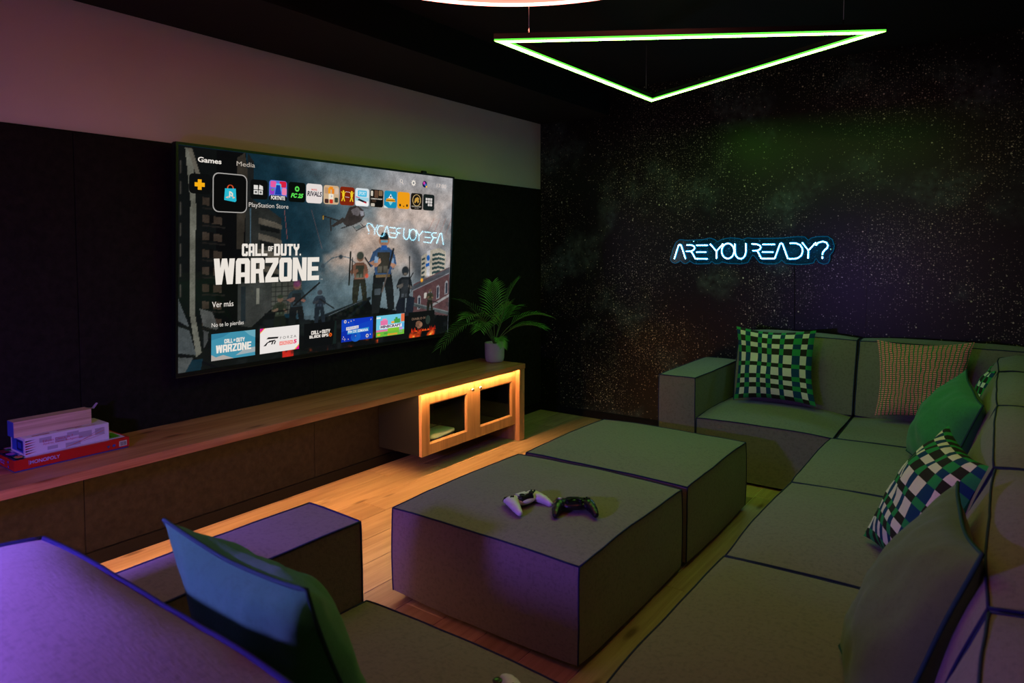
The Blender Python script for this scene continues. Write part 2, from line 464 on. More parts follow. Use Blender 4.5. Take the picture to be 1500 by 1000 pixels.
class Flat:
    """collects flat coloured shapes in a 2-D frame and turns them into one mesh with a colour attribute"""
    def __init__(s): s.V = []; s.F = []; s.C = []
    def poly(s, pts, c, lay=0.0):
        b = len(s.V); s.V += [(x, y, lay) for x, y in pts]; s.F.append(tuple(range(b, b + len(pts)))); s.C.append(c)
    def rect(s, x0, y0, x1, y1, c, lay=0.0): s.poly([(x0, y0), (x1, y0), (x1, y1), (x0, y1)], c, lay)
    def rrect(s, x0, y0, x1, y1, r, c, lay=0.0, ar=1.0):
        pts = []
        for cx, cy, a0 in ((x1 - r, y1 - r * ar, 0), (x0 + r, y1 - r * ar, 90), (x0 + r, y0 + r * ar, 180), (x1 - r, y0 + r * ar, 270)):
            for k in range(5):
                a = math.radians(a0 + 22.5 * k); pts.append((cx + r * math.cos(a), cy + r * ar * math.sin(a)))
        s.poly(pts, c, lay)
    def disc(s, cx, cy, rx, ry, c, lay=0.0, n=20):
        s.poly([(cx + rx * math.cos(2 * PI * k / n), cy + ry * math.sin(2 * PI * k / n)) for k in range(n)], c, lay)
    def line(s, a, b, w, c, lay=0.0):
        d = Vector((b[0] - a[0], b[1] - a[1]));
        if d.length < 1e-9: return
        d.normalize(); p = Vector((-d.y, d.x)) * w / 2
        s.poly([(a[0] + p.x, a[1] + p.y), (a[0] - p.x, a[1] - p.y), (b[0] - p.x, b[1] - p.y), (b[0] + p.x, b[1] + p.y)], c, lay)
    def text(s, t, x0, y0, x1, y1, c, lay=0.0, bold=0.0, slant=0.0):
        V, F = text_geo(t, 1.0, bold)
        xs = [v[0] for v in V]; ys = [v[1] for v in V]
        ax, bx = min(xs), max(xs); ay, by = min(ys), max(ys)
        b = len(s.V)
        for v in V:
            fy = (v[1] - ay) / (by - ay)
            s.V.append((x0 + (v[0] - ax) / (bx - ax) * (x1 - x0) + slant * fy, y0 + fy * (y1 - y0), lay))
        for f in F: s.F.append(tuple(i + b for i in f)); s.C.append(c)
    def block(s, t, x0, y0, x1, y1, c, lay=0.0, gap=0.10, wide='WMN', slant=0.0):
        ws = [(1.42 if ch == 'W' else 1.15 if ch in 'MN' else 0.45 if ch == 'I' else 1.0) if ch != ' ' else 0.4 for ch in t]
        tot = sum(ws) + gap * (len(t) - 1); k = (x1 - x0) / tot; x = x0
        for ch, wd in zip(t, ws):
            for pl in GL.get(ch, []):
                s.poly([(x + px * wd * k + slant * py, y0 + py * (y1 - y0)) for px, py in pl], c, lay)
            x += (wd + gap) * k
    def build(s, name, m, parent, M4):
        me = bpy.data.meshes.new(name)
        me.from_pydata([tuple(M4 @ Vector(v)) for v in s.V], [], s.F)
        at = me.color_attributes.new('Col', 'FLOAT_COLOR', 'CORNER')
        data = []
        for p, c in zip(me.polygons, s.C):
            data += [*srgb(c), 1.0] * p.loop_total
        at.data.foreach_set('color', data)
        return link(name, me, m, parent)

# ------------------------------------------------------------------ soft upholstered blocks
class Soft:
    """a stuffed block: a gridded box whose faces belly out between piped edges"""
    def __init__(s, lo, hi, bulge, warp=None, seed=0, wr=0.004, n=14):
        s.c = [(a + b) / 2 for a, b in zip(lo, hi)]; s.h = [(b - a) / 2 for a, b in zip(lo, hi)]
        s.b = bulge; s.warp = warp; s.seed = seed; s.wr = wr; s.n = n
    def p(s, q):
        o = []
        for a in range(3):
            k = q[a]; i, j = [x for x in range(3) if x != a]
            e1, e2 = 1 - abs(q[i]) ** 2.6, 1 - abs(q[j]) ** 2.6
            amt = 0.42 * (e1 + e2) * 0.5 + 0.58 * e1 * e2
            o.append(s.c[a] + s.h[a] * k + s.b[a] * (abs(k) ** 3) * (1 if k > 0 else -1) * amt)
        v = Vector(o)
        d = noise.noise_vector(v * 4.5 + Vector((s.seed * 3.7, s.seed, 0)))
        v += d * s.wr + noise.noise_vector(v * 13 + Vector((s.seed, 0, 2))) * s.wr * 0.35
        if s.warp: v = Vector(s.warp(v))
        return v
    def body(s, bm):
        n = s.n
        for a in range(3):
            i, j = [x for x in range(3) if x != a]
            for sg in (-1, 1):
                g = []
                for u in range(n + 1):
                    row = []
                    for v in range(n + 1):
                        q = [0, 0, 0]; q[a] = sg; q[i] = -1 + 2 * u / n; q[j] = -1 + 2 * v / n
                        row.append(bm.verts.new(s.p(q)))
                    g.append(row)
                for u in range(n):
                    for v in range(n):
                        f = [g[u][v], g[u + 1][v], g[u + 1][v + 1], g[u][v + 1]]
                        if (sg > 0) == (a == 1): f.reverse()
                        ff = bm.faces.new(f); ff.smooth = True
    def edge(s, q0, q1, n=16):
        return [s.p([q0[k] + (q1[k] - q0[k]) * t / n for k in range(3)]) for t in range(n + 1)]

def soft_part(name, parent, lo, hi, bulge, edges='tv', warp=None, seed=0, pr=0.0029, wr=0.004, base=None, mt='sofa', pipe='piping', n=14):
    b = Vector(base if base is not None else parent.location)
    s = Soft(lo, hi, bulge, warp, seed, wr, n)
    bm = bmesh.new(); s.body(bm)
    bmesh.ops.translate(bm, verts=bm.verts, vec=-b)
    o = obj(name, bm, M_[mt], parent)
    bm = bmesh.new()
    E = []
    if 't' in edges: E += [((-1, -1, 1), (1, -1, 1)), ((1, -1, 1), (1, 1, 1)), ((1, 1, 1), (-1, 1, 1)), ((-1, 1, 1), (-1, -1, 1))]
    if 'v' in edges: E += [((x, y, -1), (x, y, 1)) for x in (-1, 1) for y in (-1, 1)]
    if 'f' in edges: E += [((-1, -1, -1), (-1, 1, -1)), ((-1, -1, 1), (-1, 1, 1)), ((-1, -1, -1), (-1, -1, 1)), ((-1, 1, -1), (-1, 1, 1))]
    for q0, q1 in E: tube(bm, s.edge(q0, q1), pr, 6)
    bmesh.ops.translate(bm, verts=bm.verts, vec=-b)
    if E:
        obj('piping', bm, M_[pipe], o)
    else: bm.free()
    return o

# ------------------------------------------------------------------ the room
YB, ZC, ZS = 4.546, 2.45, 2.266
XR, YN = 3.75, -2.6
# floor: base slab and single planks
bm = bmesh.new(); box(bm, (0, YN, -0.06), (XR, YB, -0.0021))
floor = tag(obj('floor', bm, M_['joint_glint']), kind='structure')
PW, PL_ = 0.178, 1.16
pm = bpy.data.meshes.new('plank')
bm = bmesh.new(); box(bm, (0.0011, 0.0011, -0.002), (PW - 0.0011, PL_ - 0.0011, 0.0))
top = [e for e in bm.edges if all(v.co.z > -0.001 for v in e.verts)]
bmesh.ops.bevel(bm, geom=top, offset=0.0014, segments=1, affect='EDGES')
bm.normal_update(); bm.to_mesh(pm); bm.free(); pm.materials.append(M_['plank'])
offs = {0: 1.53, 1: 2.98, 2: 2.33}
for r in range(12):
    oy = offs.get(r, random.uniform(0, PL_))
    k0 = math.floor((YN - oy) / PL_)
    k = k0
    while oy + k * PL_ < YB:
        y0 = oy + k * PL_
        k += 1
        if y0 < -0.2: continue
        ln = min(PL_, YB - y0)
        if ln < 0.02: continue
        o = bpy.data.objects.new('plank', pm); col.objects.link(o); o.parent = floor
        o.location = (0.02 + r * PW, y0, 0.0); o.scale = (1, ln / PL_, 1)

def struct(name, lo, hi, m, parent=None):
    bm = bmesh.new(); box(bm, lo, hi)
    o = obj(name, bm, M_[m], parent)
    if parent is None: o['kind'] = 'structure'
    return o

wl = struct('wall_left', (-0.15, YN, 0), (-0.001, YB, ZC), 'black_paint')
# cream upper band, its lower edge overhanging the panels a touch
boxobj('upper_band', (-0.001, YN, 1.757), (0.004, YB - 0.001, ZS), M_['cream_plaster'], wl, base=(0, 0, 0))
ys = [YN + 0.05, 0.055, 1.19, 2.325, 3.46, YB - 0.003]
for a, b in zip(ys, ys[1:]):
    boxobj('panel', (-0.001, a + 0.0012, 0.058), (0.014, b - 0.0012, 1.752), M_['cork'], wl, bev=0.0012, seg=1, base=(0, 0, 0))
bl = struct('baseboard_left', (0.0, YN, 0.0), (0.022, YB - 0.02, 0.055), 'skirting')
wb = struct('wall_back', (-0.15, YB + 0.004, 0), (XR + 0.15, YB + 0.15, ZC), 'black_paint')
xs = [0.0, 0.42, 1.38, 2.34, 3.30, XR]
for a, b in zip(xs, xs[1:]):
    boxobj('mural_strip', (a + 0.0004, YB - 0.001, 0), (b - 0.0004, YB + 0.004, ZC), M_['mural'], wb, base=(0, 0, 0))
bb = struct('baseboard_back', (0.022, YB - 0.018, 0.0), (XR, YB - 0.001, 0.055), 'skirting')
struct('wall_right', (XR, YN, 0), (XR + 0.15, YB, ZC), 'black_paint')
struct('wall_front', (-0.15, YN - 0.15, 0), (XR + 0.15, YN, ZC), 'black_paint')
ce = struct('ceiling', (-0.15, YN - 0.15, ZC), (XR + 0.15, YB + 0.15, ZC + 0.1), 'ceiling')
struct('trim_1', (0.0, YN, ZS), (0.608, YB - 0.001, ZC), 'ceiling')
# ------------------------------------------------------------------ bench with end panel and light strip
bench = empty('media_bench', (0.2, 2.2, 0.0), label='long knotty pine wall bench under the television with a warm light strip', cat='bench')
boxobj('bench_top', (0.0145, -0.6, 0.4895), (0.3985, 3.76, 0.515), M_['pine'], bench)
boxobj('front_edge', (0.3987, -0.6, 0.4825), (0.403, 3.76, 0.515), M_['pine'], bench, bev=0.0012)
boxobj('end_panel', (0.0225, 3.70, 0.0), (0.3984, 3.758, 0.4893), M_['pine_up'], bench, bev=0.0015)
ls = boxobj('light_strip_channel', (0.3765, -0.6, 0.4867), (0.398, 3.699, 0.4893), M_['housing'], bench)
M_['led'] = emit('warm_strip_light', WARM, P_LED)
boxobj('light_strip', (0.379, -0.6, 0.4855), (0.3965, 3.698, 0.4865), M_['led'], bench)
# wall bracket under the bench out of sight behind the cabinet line
cab = empty('media_cabinet', (0.19, 3.24, 0.11), label='hanging cabinet with two glazed pine doors under the right end of the bench', cat='cabinet')
cb = Vector(cab.location)
bm = bmesh.new()
x0, x1, y0, y1, z0, z1 = 0.0225, 0.3445, 2.785, 3.697, 0.115, 0.4745
for lo, hi in (((x0, y0, z0), (x1, y0 + 0.018, z1)), ((x0, y1 - 0.018, z0), (x1, y1, z1)), ((x0, y0 + .018, z0), (x1, y1 - .018, z0 + 0.018)),
               ((x0, y0 + .018, z1 - 0.018), (x1, y1 - .018, z1)), ((x0, y0 + .018, z0 + .018), (x0 + 0.01, y1 - .018, z1 - .018)), ((x0 + .01, 3.25, z0 + .018), (x1 - .01, 3.268, z1 - .018))):
    box(bm, Vector(lo) - cb, Vector(hi) - cb)
obj('body', bm, M_['black_paint'], cab)
def door(ya, yb, ga, gb, ky):
    za, zb, gza, gzb = 0.113, 0.463, 0.172, 0.408
    bm = bmesh.new()
    X0, X1 = 0.345, 0.366
    for lo, hi in (((X0, ya, za), (X1, ga, zb)), ((X0, gb, za), (X1, yb, zb)), ((X0, ga, za), (X1, gb, gza)), ((X0, ga, gzb), (X1, gb, zb))):
        box(bm, Vector(lo) - cb, Vector(hi) - cb)
    bmesh.ops.remove_doubles(bm, verts=bm.verts, dist=1e-5)
    d = obj('door', bm, M_['pine_up'], cab)
    # sloping glazing beads around the pane
    bm = bmesh.new()
    i = 0.010
    O = [(ga, gza), (gb, gza), (gb, gzb), (ga, gzb)]; I = [(ga + i, gza + i), (gb - i, gza + i), (gb - i, gzb - i), (ga + i, gzb - i)]
    A = [bm.verts.new(Vector((X1 - 0.0005, y, z)) - cb) for y, z in O]; B = [bm.verts.new(Vector((X1 - 0.009, y, z)) - cb) for y, z in I]
    Cc = [bm.verts.new(Vector((X1 - 0.013, y, z)) - cb) for y, z in I]
    for k in range(4):
        bm.faces.new((A[k], A[(k + 1) % 4], B[(k + 1) % 4], B[k])); bm.faces.new((B[k], B[(k + 1) % 4], Cc[(k + 1) % 4], Cc[k]))
    obj('glazing_bead', bm, M_['pine_up'], d)
    bm = bmesh.new(); box(bm, Vector((0.3495, ga + .0005, gza + .0005)) - cb, Vector((0.3525, gb - .0005, gzb - .0005)) - cb)
    obj('glass_pane', bm, M_['glass'], d)
    bm = bmesh.new()
    lathe(bm, [(0, 0), (0.004, 0), (0.004, 0.008), (0.0095, 0.012), (0.011, 0.017), (0.0085, 0.022), (0, 0.0235)], n=16)
    bmesh.ops.rotate(bm, verts=bm.verts, matrix=Matrix.Rotation(PI / 2, 3, 'Y'))
    bmesh.ops.translate(bm, verts=bm.verts, vec=Vector((X1, ky, 0.424)) - cb)
    obj('knob', bm, M_['steel'], d, smooth=True)
door(2.787, 3.2585, 2.853, 3.190, 3.224)
door(3.2615, 3.695, 3.316, 3.659, 3.300)
# game console lying in the cabinet
con = empty('game_console', (0.2, 3.03, 0.134), label='flat white rounded game console behind the left cabinet door', cat='console')
cbs = Vector(con.location)
def shell(z0, z1, crown, sx, sy, n=14):
    bm = bmesh.new()
    def P(u, v, top):
        e = 5.0
        s = (abs(u) ** e + abs(v) ** e) ** (1 / e); m = max(abs(u), abs(v))
        k = (m / s) if s > 1e-6 else 1.0
        uu, vv = u * k, v * k
        r = max(abs(uu), abs(vv)) if False else (abs(uu) ** e + abs(vv) ** e) ** (1 / e)
        z = z1 + crown * (1 - r ** 3) if top else z0 - 0.2 * crown * (1 - r ** 3)
        return (uu * sx, vv * sy, z)
    G = {}
    for t in (0, 1):
        for i in range(n + 1):
            for j in range(n + 1):
                G[t, i, j] = bm.verts.new(P(-1 + 2 * i / n, -1 + 2 * j / n, t))
    for t in (0, 1):
        for i in range(n):
            for j in range(n):
                q = [G[t, i, j], G[t, i + 1, j], G[t, i + 1, j + 1], G[t, i, j + 1]]
                if not t: q.reverse()
                bm.faces.new(q).smooth = True
    ring = [(i, 0) for i in range(n)] + [(n, j) for j in range(n)] + [(i, n) for i in range(n, 0, -1)] + [(0, j) for j in range(n, 0, -1)]
    for a, b in zip(ring, ring[1:] + ring[:1]):
        bm.faces.new((G[0, a[0], a[1]], G[0, b[0], b[1]], G[1, b[0], b[1]], G[1, a[0], a[1]])).smooth = True
    return bm
obj('lower_shell', shell(0.003, 0.018, 0.002, 0.118, 0.135), M_['white_plastic'], con)
obj('black_core', shell(0.018, 0.040, 0.001, 0.112, 0.129), M_['black_plastic'], con)
obj('upper_shell', shell(0.040, 0.052, 0.014, 0.120, 0.138), M_['white_plastic'], con)
boxobj('shell_seam', (0.196, 2.90, 0.134 + 0.0535), (0.2, 3.16, 0.134 + 0.0672), M_['black_plastic'], con)
con.rotation_euler = (0, 0, math.radians(8))

# ------------------------------------------------------------------ television
TVW, TVH = 1.825, 1.030
tv = empty('television', (0.058, 2.462, 0.722), label='large wall mounted television showing a game menu above the bench', cat='television')
TILT = math.radians(2.75)
# local frame of the set: X along the wall (screen right), Y up the screen, Z out of the wall
MT = Matrix(((0, 0, 1), (1, 0, 0), (0, 1, 0))).to_4x4()
MT = Matrix.Rotation(TILT, 4, 'Y') @ MT
def tvobj(name, bm, m, parent=tv):
    bmesh.ops.transform(bm, matrix=MT, verts=bm.verts)
    return obj(name, bm, m, parent)
BZ = 0.011
bm = bmesh.new(); box(bm, (-TVW / 2, 0, -0.032), (TVW / 2, TVH, -0.002), bev=0.004)
tvobj('back_cover', bm, M_['tv_black'])
bm = bmesh.new()
for lo, hi in (((-TVW / 2, 0, -.002), (TVW / 2, 0.020, .006)), ((-TVW / 2, TVH - BZ, -.002), (TVW / 2, TVH, .006)),
               ((-TVW / 2, .020, -.002), (-TVW / 2 + BZ, TVH - BZ, .006)), ((TVW / 2 - BZ, .020, -.002), (TVW / 2, TVH - BZ, .006))):
    box(bm, lo, hi)
tvobj('bezel', bm, M_['tv_black'])
bm = bmesh.new(); box(bm, (-TVW / 2 + .002, 0.0005, 0.006), (TVW / 2 - .002, 0.0035, 0.0075))
tvobj('trim_line', bm, M_['tv_trim'])
bm = bmesh.new(); box(bm, (0.60, TVH - 0.004, 0.002), (0.64, TVH + 0.012, 0.020), bev=0.003)
tvobj('camera_module', bm, M_['tv_black'])
bm = bmesh.new(); box(bm, (-0.25, 0.35, -0.0435), (0.25, 0.75, -0.0325))
o = tvobj('wall_bracket', bm, M_['tv_black'])

# picture: computed pixel colours stored on a fine grid of vertices
NX, NY = 440, 248
rs = np.random.RandomState(3)
def vnoise(cx, cy):
    g = rs.rand(cy + 2, cx + 2)
    X = np.linspace(0, cx, NX); Y = np.linspace(0, cy, NY)
    xi = np.clip(X.astype(int), 0, cx - 1 if cx > 0 else 0); yi = np.clip(Y.astype(int), 0, cy - 1 if cy > 0 else 0)
    fx = X - xi; fy = (Y - yi)[:, None]; fx = fx * fx * (3 - 2 * fx); fy = fy * fy * (3 - 2 * fy)
    a = g[np.ix_(yi, xi)]; b = g[np.ix_(yi, xi + 1)]; c = g[np.ix_(yi + 1, xi)]; d = g[np.ix_(yi + 1, xi + 1)]
    return a * (1 - fx) * (1 - fy) + b * fx * (1 - fy) + c * (1 - fx) * fy + d * fx * fy
def fbm(cx, cy, o=5):
    s = 0; t = 0
    for k in range(o):
        s = s + vnoise(cx * 2 ** k, cy * 2 ** k) * 0.5 ** k; t += 0.5 ** k
    return s / t
U, V = np.meshgrid(np.linspace(0, 1, NX), np.linspace(0, 1, NY))
img = np.zeros((NY, NX, 3))
def mixc(mask, c):
    global img
    m = np.clip(mask, 0, 1)[..., None]; img = img * (1 - m) + np.array(c, float) * m
def ss(x, a, b):
    t = np.clip((x - a) / (b - a), 0, 1); return t * t * (3 - 2 * t)
def inpoly(pts):
    m = np.zeros((NY, NX), bool); n = len(pts)
    for i in range(n):
        x1, y1 = pts[i]; x2, y2 = pts[(i + 1) % n]
        if y1 == y2: continue
        c = ((y1 > V) != (y2 > V)) & (U < (x2 - x1) * (V - y1) / (y2 - y1) + x1)
        m ^= c
    return m.astype(float)
def pg(pts, c, a=1.0, tex=None):
    m = inpoly(pts) * a
    if tex is not None: m = m * tex
    mixc(m, c)
def ell(cx, cy, rx, ry, c, a=1.0, soft=0.25):
    d = np.sqrt(((U - cx) / rx) ** 2 + ((V - cy) / ry) ** 2); mixc((1 - ss(d, 1 - soft, 1 + soft)) * a, c)
def seg(x1, y1, x2, y2, w, c, a=1.0):
    AR = 1.77
    dx, dy = (x2 - x1) * AR, y2 - y1; L = max(1e-6, dx * dx + dy * dy)
    t = np.clip((((U - x1) * AR) * dx + (V - y1) * dy) / L, 0, 1)
    d = np.sqrt(((U - x1) * AR - t * dx) ** 2 + (V - y1 - t * dy) ** 2)
    mixc((1 - ss(d, w * 0.6, w * 1.2)) * a, c)
# sky
n1, n2, n3 = fbm(5, 4), fbm(9, 6), fbm(24, 16, 4)
mixc(np.ones((NY, NX)), (16, 42, 54))
mixc(ss(U + 0.25 * (n1 - .5), 0.26, 0.56) * 0.88, (104, 118, 124))
mixc(ss(U + 0.3 * (n1 - .5), 0.56, 0.85) * 0.85, (172, 168, 170))
cl = ss(n1 * 0.6 + n2 * 0.4, 0.40, 0.60)
mixc(cl * ss(U, 0.28, 0.45) * (1 - ss(V, 0.72, 0.98)) * ss(V, 0.30, 0.5) * 0.95, (204, 180, 164))
mixc(ss(n2, 0.52, 0.72) * ss(U, 0.36, 0.5) * ss(V, 0.45, 0.6) * (1 - ss(V, 0.8, 0.95)) * 0.65, (84, 96, 104))
mixc((1 - ss(V, 0.30, 0.5)) * ss(U, 0.3, 0.4) * 0.6, (92, 112, 120))
ell(0.80, 0.72, 0.14, 0.14, (196, 182, 176), 0.6, 0.8)
ell(0.60, 0.60, 0.10, 0.09, (205, 176, 158), 0.55, 0.8)
ell(0.70, 0.50, 0.05, 0.10, (192, 168, 152), 0.5, 0.8)
for (x, y) in ((.805, .56), (.825, .50), (.84, .44), (.852, .39)):
    ell(x, y, 0.028, 0.055, (66, 72, 78), 0.6, 0.8)
seg(0.30, 0.74, 0.31, 0.60, 0.002, (150, 80, 76), .7); seg(0.39, 0.75, 0.43, 0.55, 0.002, (110, 80, 80), .6)
for k in range(4): seg(0.88 + .03 * k, 0.66 - .01 * k, 0.91 + .03 * k, 0.74, 0.0018, (165, 108, 96), .7)
# ferris wheel, pale
for k in range(16):
    a = 2 * PI * k / 16; b_ = 2 * PI * (k + 1) / 16
    seg(.50 + .085 * math.cos(a), .36 + .15 * math.sin(a), .50 + .085 * math.cos(b_), .36 + .15 * math.sin(b_), .0032, (74, 92, 102), .85)
    if k % 2 == 0:
        seg(.50, .36, .50 + .085 * math.cos(a), .36 + .15 * math.sin(a), .0014, (88, 104, 112), .7)
        ell(.50 + .093 * math.cos(a), .345 + .16 * math.sin(a), .007, .012, (52, 64, 72), .85, .3)
# left tower blocks
pg([(0.0, 1), (0.18, 1), (0.18, .05), (0, .05)], (14, 17, 17))
pg([(.10, 1), (.18, 1), (.185, .92), (.19, .2), (.10, .2)], (9, 10, 11))
for k in range(9):
    y = 0.86 - k * 0.078
    pg([(.062, y), (.115, y - .012), (.115, y - .045), (.062, y - .035)], (60, 50, 42), .9)
    pg([(.062, y - .045), (.125, y - .055), (.125, y - .062), (.062, y - .052)], (30, 28, 26), 1)
    pg([(.082, y), (.092, y), (.092, y - .04), (.082, y - .04)], (12, 12, 12))
pg([(.018, .99), (.036, .99), (.046, .74), (.044, .26), (.062, .08), (.048, .06), (.030, .27), (.032, .76)], (104, 104, 94))
pg([(.024, .99), (.036, .99), (.060, .86), (.056, .82)], (96, 92, 82))
for k in range(8): seg(.007, .93 - .09 * k, .007, .88 - .09 * k, .004, (72, 68, 62), .8)
pg([(0, .34), (.026, .22), (.030, .20), (0, .235)], (78, 84, 86)); pg([(0, .21), (.03, .185), (.048, .07), (0, .09)], (70, 76, 78)); pg([(0, .07), (.040, .06), (.02, 0), (0, 0)], (76, 80, 80))
pg([(.056, .28), (.09, .26), (.11, .17), (.066, .20)], (82, 84, 82)); pg([(.066, .18), (.08, .17), (.075, .08), (.068, .10)], (64, 66, 66))
pg([(.155, .97), (.178, 1), (.187, .90), (.175, .55), (.155, .55)], (46, 42, 36))
pg([(.186, 1), (.205, .96), (.205, .74), (.186, .70)], (26, 28, 28))
# balcony block behind the title
pg([(.205, .78), (.245, .75), (.29, .70), (.29, .55), (.26, .24), (.18, .24), (.18, .76)], (38, 40, 38))
for k in range(6):
    y = .70 - k * .075
    pg([(.22, y), (.27, y - .02), (.292, y - .035), (.292, y - .055), (.22, y - .03)], (86, 80, 70), .9)
    pg([(.225, y - .035), (.285, y - .055), (.285, y - .075), (.225, y - .06)], (18, 20, 20), 1)
seg(.195, .74, .197, .52, .003, (82, 112, 130), .8)
pg([(.205, .39), (.262, .39), (.262, .17), (.16, .17), (.16, .39)], (52, 54, 52)); pg([(.215, .36), (.225, .36), (.225, .28), (.215, .28)], (110, 110, 100)); pg([(.17, .37), (.184, .37), (.184, .20), (.17, .20)], (30, 38, 42))
pg([(.262, .39), (.36, .39), (.36, .22), (.262, .22)], (70, 72, 66))
for k in range(7): seg(.262, .385 - .024 * k, .36, .385 - .024 * k, .0025, (34, 36, 34), .9)
for k in range(5): seg(.275 + .02 * k, .39, .275 + .02 * k, .22, .003, (36, 38, 36), .8)
# round tower on the right, brick house
pg([(.850, .50), (.90, .54), (.94, .552), (.975, .53), (.977, .40), (.903, .36), (.852, .38)], (176, 168, 152))
for k in range(5):
    y = .515 - .028 * k
    pg([(.905, y), (.94, y + .008), (.972, y - .004), (.972, y - .018), (.94, y - .008), (.905, y - .016)], (46, 66, 66))
    pg([(.852, y - .03), (.868, y - .02), (.868, y - .034), (.852, y - .044)], (52, 68, 70))
pg([(.878, .53), (.893, .54), (.893, .37), (.878, .37)], (196, 194, 196)); ell(.885, .49, .008, .018, (30, 92, 170), .95, .2); pg([(.874, .455), (.892, .46), (.892, .44), (.874, .435)], (32, 96, 176))
pg([(.815, .33), (1, .43), (1, .08), (.815, .10)], (92, 66, 68))
pg([(.805, .315), (1, .425), (1, .385), (.805, .285)], (70, 74, 80)); seg(.81, .29, 1, .39, .003, (150, 150, 155), .8)
for x, y in ((.845, .22), (.90, .25), (.94, .275), (.985, .30)):
    pg([(x - .008, y - .05), (x + .008, y - .045), (x + .008, y + .03), (x, y + .042), (x - .008, y + .03)], (150, 152, 156)); pg([(x - .004, y - .045), (x + .005, y - .042), (x + .005, y + .025), (x - .004, y + .025)], (38, 48, 62))
pg([(.90, .19), (1, .25), (1, .235), (.90, .172)], (150, 148, 148)); pg([(.868, .27), (.882, .275), (.882, .24), (.868, .235)], (190, 184, 176))
ell(.856, .353, .006, .012, (255, 176, 60), 1, .5)
mixc(ss(n3, .5, .6) * ((U > .82) & (V < .38)) * .25, (40, 28, 30))
# dark debris along the bottom
h = 0.20 + 0.05 * (n3[60][None, :] - .5) + 0.05 * np.sin(U * 9) * 0
pg([(.06, .0), (.07, .10), (.09, .17), (.13, .20), (.20, .17), (.26, .25), (.31, .20), (.42, .17), (.46, .20), (.61, .27), (.63, .22), (.82, .15), (1, .11), (1, 0)], (13, 15, 17))
mixc(ss(n3, .5, .66) * (V < .2) * .35, (34, 40, 42))
seg(.42, .18, .62, .265, .010, (24, 30, 34)); seg(.46, .19, .60, .262, .0022, (96, 106, 110), .8); seg(.52, .15, .61, .255, .008, (20, 26, 30))
seg(.82, .205, 1.0, .125, .012, (72, 80, 82)); seg(.82, .213, 1.0, .135, .003, (130, 138, 138), .8)
for x0_, x1_, a_ in ((.38, .46, .5), (.52, .66, .9), (.80, .97, 1.0)):
    mixc(((U > x0_) & (U < x1_)) * ss(n3 + n2 * .3, .60, .82) * (1 - ss(V, .0, .085)) * a_, (214, 62, 20))
    mixc(((U > x0_ + .02) & (U < x1_)) * ss(n3, .62, .72) * (1 - ss(V, .0, .045)) * a_, (250, 176, 70))
mixc(((U > .30) & (U < .335)) * ss(n3, .46, .6) * (V < .04), (190, 34, 26))
# anonymous soldiers
def soldier(cx, fy, hgt, skin, top, vest, legs, lean=0.0, crouch=False, gun=1):
    A = 0.40
    def S(x, y): return (cx + (x + lean * y) * hgt * A, fy + y * hgt)
    def PG(pts, c): pg([S(*p) for p in pts], c)
    if crouch:
        PG([(-.26, 0), (.02, .02), (.02, .38), (-.20, .42), (-.34, .2)], legs); PG([(.02, .0), (.34, .0), (.40, .36), (.10, .42)], tuple(int(v * 1.3) for v in legs))
        b = .36
    else:
        PG([(-.24, 0), (-.08, 0), (-.01, .30), (.02, .48), (-.22, .50), (-.26, .2)], legs); PG([(.12, .03), (.28, .03), (.24, .3), (.18, .50), (-.02, .48), (.06, .25)], legs)
        b = .47
    t = .80
    PG([(-.19, b), (.17, b), (.24, t - .06), (.12, t), (-.12, t), (-.25, t - .05)], top)
    PG([(-.14, b + .02), (.12, b + .02), (.14, t - .06), (-.15, t - .06)], vest)
    PG([(-.13, b + .03), (-.04, b + .03), (-.04, b + .10), (-.13, b + .10)], tuple(int(v * 1.5) + 8 for v in vest)); PG([(.0, b + .03), (.09, b + .03), (.09, b + .10), (.0, b + .10)], tuple(int(v * 1.4) + 6 for v in vest))
    PG([(-.25, t - .06), (-.15, t - .06), (-.17, .60), (-.30, .56), (-.34, .62)], top); PG([(-.34, .62), (-.17, .56), (-.06, .62), (-.08, .67)], skin)
    PG([(.15, t - .05), (.25, t - .08), (.30, .60), (.22, .52), (.15, .58)], top); PG([(.22, .54), (.30, .58), (.16, .64), (.12, .60)], skin)
    hx, hy = S(0, .885)
    ell(hx, hy, .036 * hgt * 1.35, .072 * hgt, skin, 1, .12)
    return S, PG
S1, P1 = soldier(.345, .13, .26, (120, 84, 74), (38, 52, 58), (28, 36, 40), (20, 24, 26))
seg(*S1(-.1, .5), *S1(.75, .92), .005, (20, 22, 24)); ell(*S1(0, .93), .012, .018, (112, 58, 100), .8, .3)
S1, P1 = soldier(.29, .12, .20, (96, 78, 64), (44, 50, 40), (34, 40, 32), (22, 26, 22)); seg(*S1(-.6, .55), *S1(.3, .6), .004, (18, 20, 20)); ell(*S1(0, .95), .010, .010, (44, 54, 42), 1, .2)
S1, P1 = soldier(.425, .15, .19, (52, 56, 62), (40, 50, 60), (34, 42, 52), (30, 38, 46)); seg(*S1(0, .7), *S1(.7, .4), .004, (26, 28, 30))
S1, P1 = soldier(.577, .245, .285, (128, 92, 74), (118, 84, 68), (58, 60, 50), (38, 38, 32))
ell(*S1(0, .93), .014, .022, (62, 66, 58), 1, .15); seg(.534, .35, .538, .53, .006, (26, 28, 26)); seg(.545, .40, .546, .50, .003, (30, 32, 30)); ell(.605, .395, .007, .013, (206, 78, 54), .9, .3)
S1, P1 = soldier(.775, .14, .30, (92, 88, 84), (30, 34, 38), (44, 48, 52), (26, 30, 38), crouch=True)
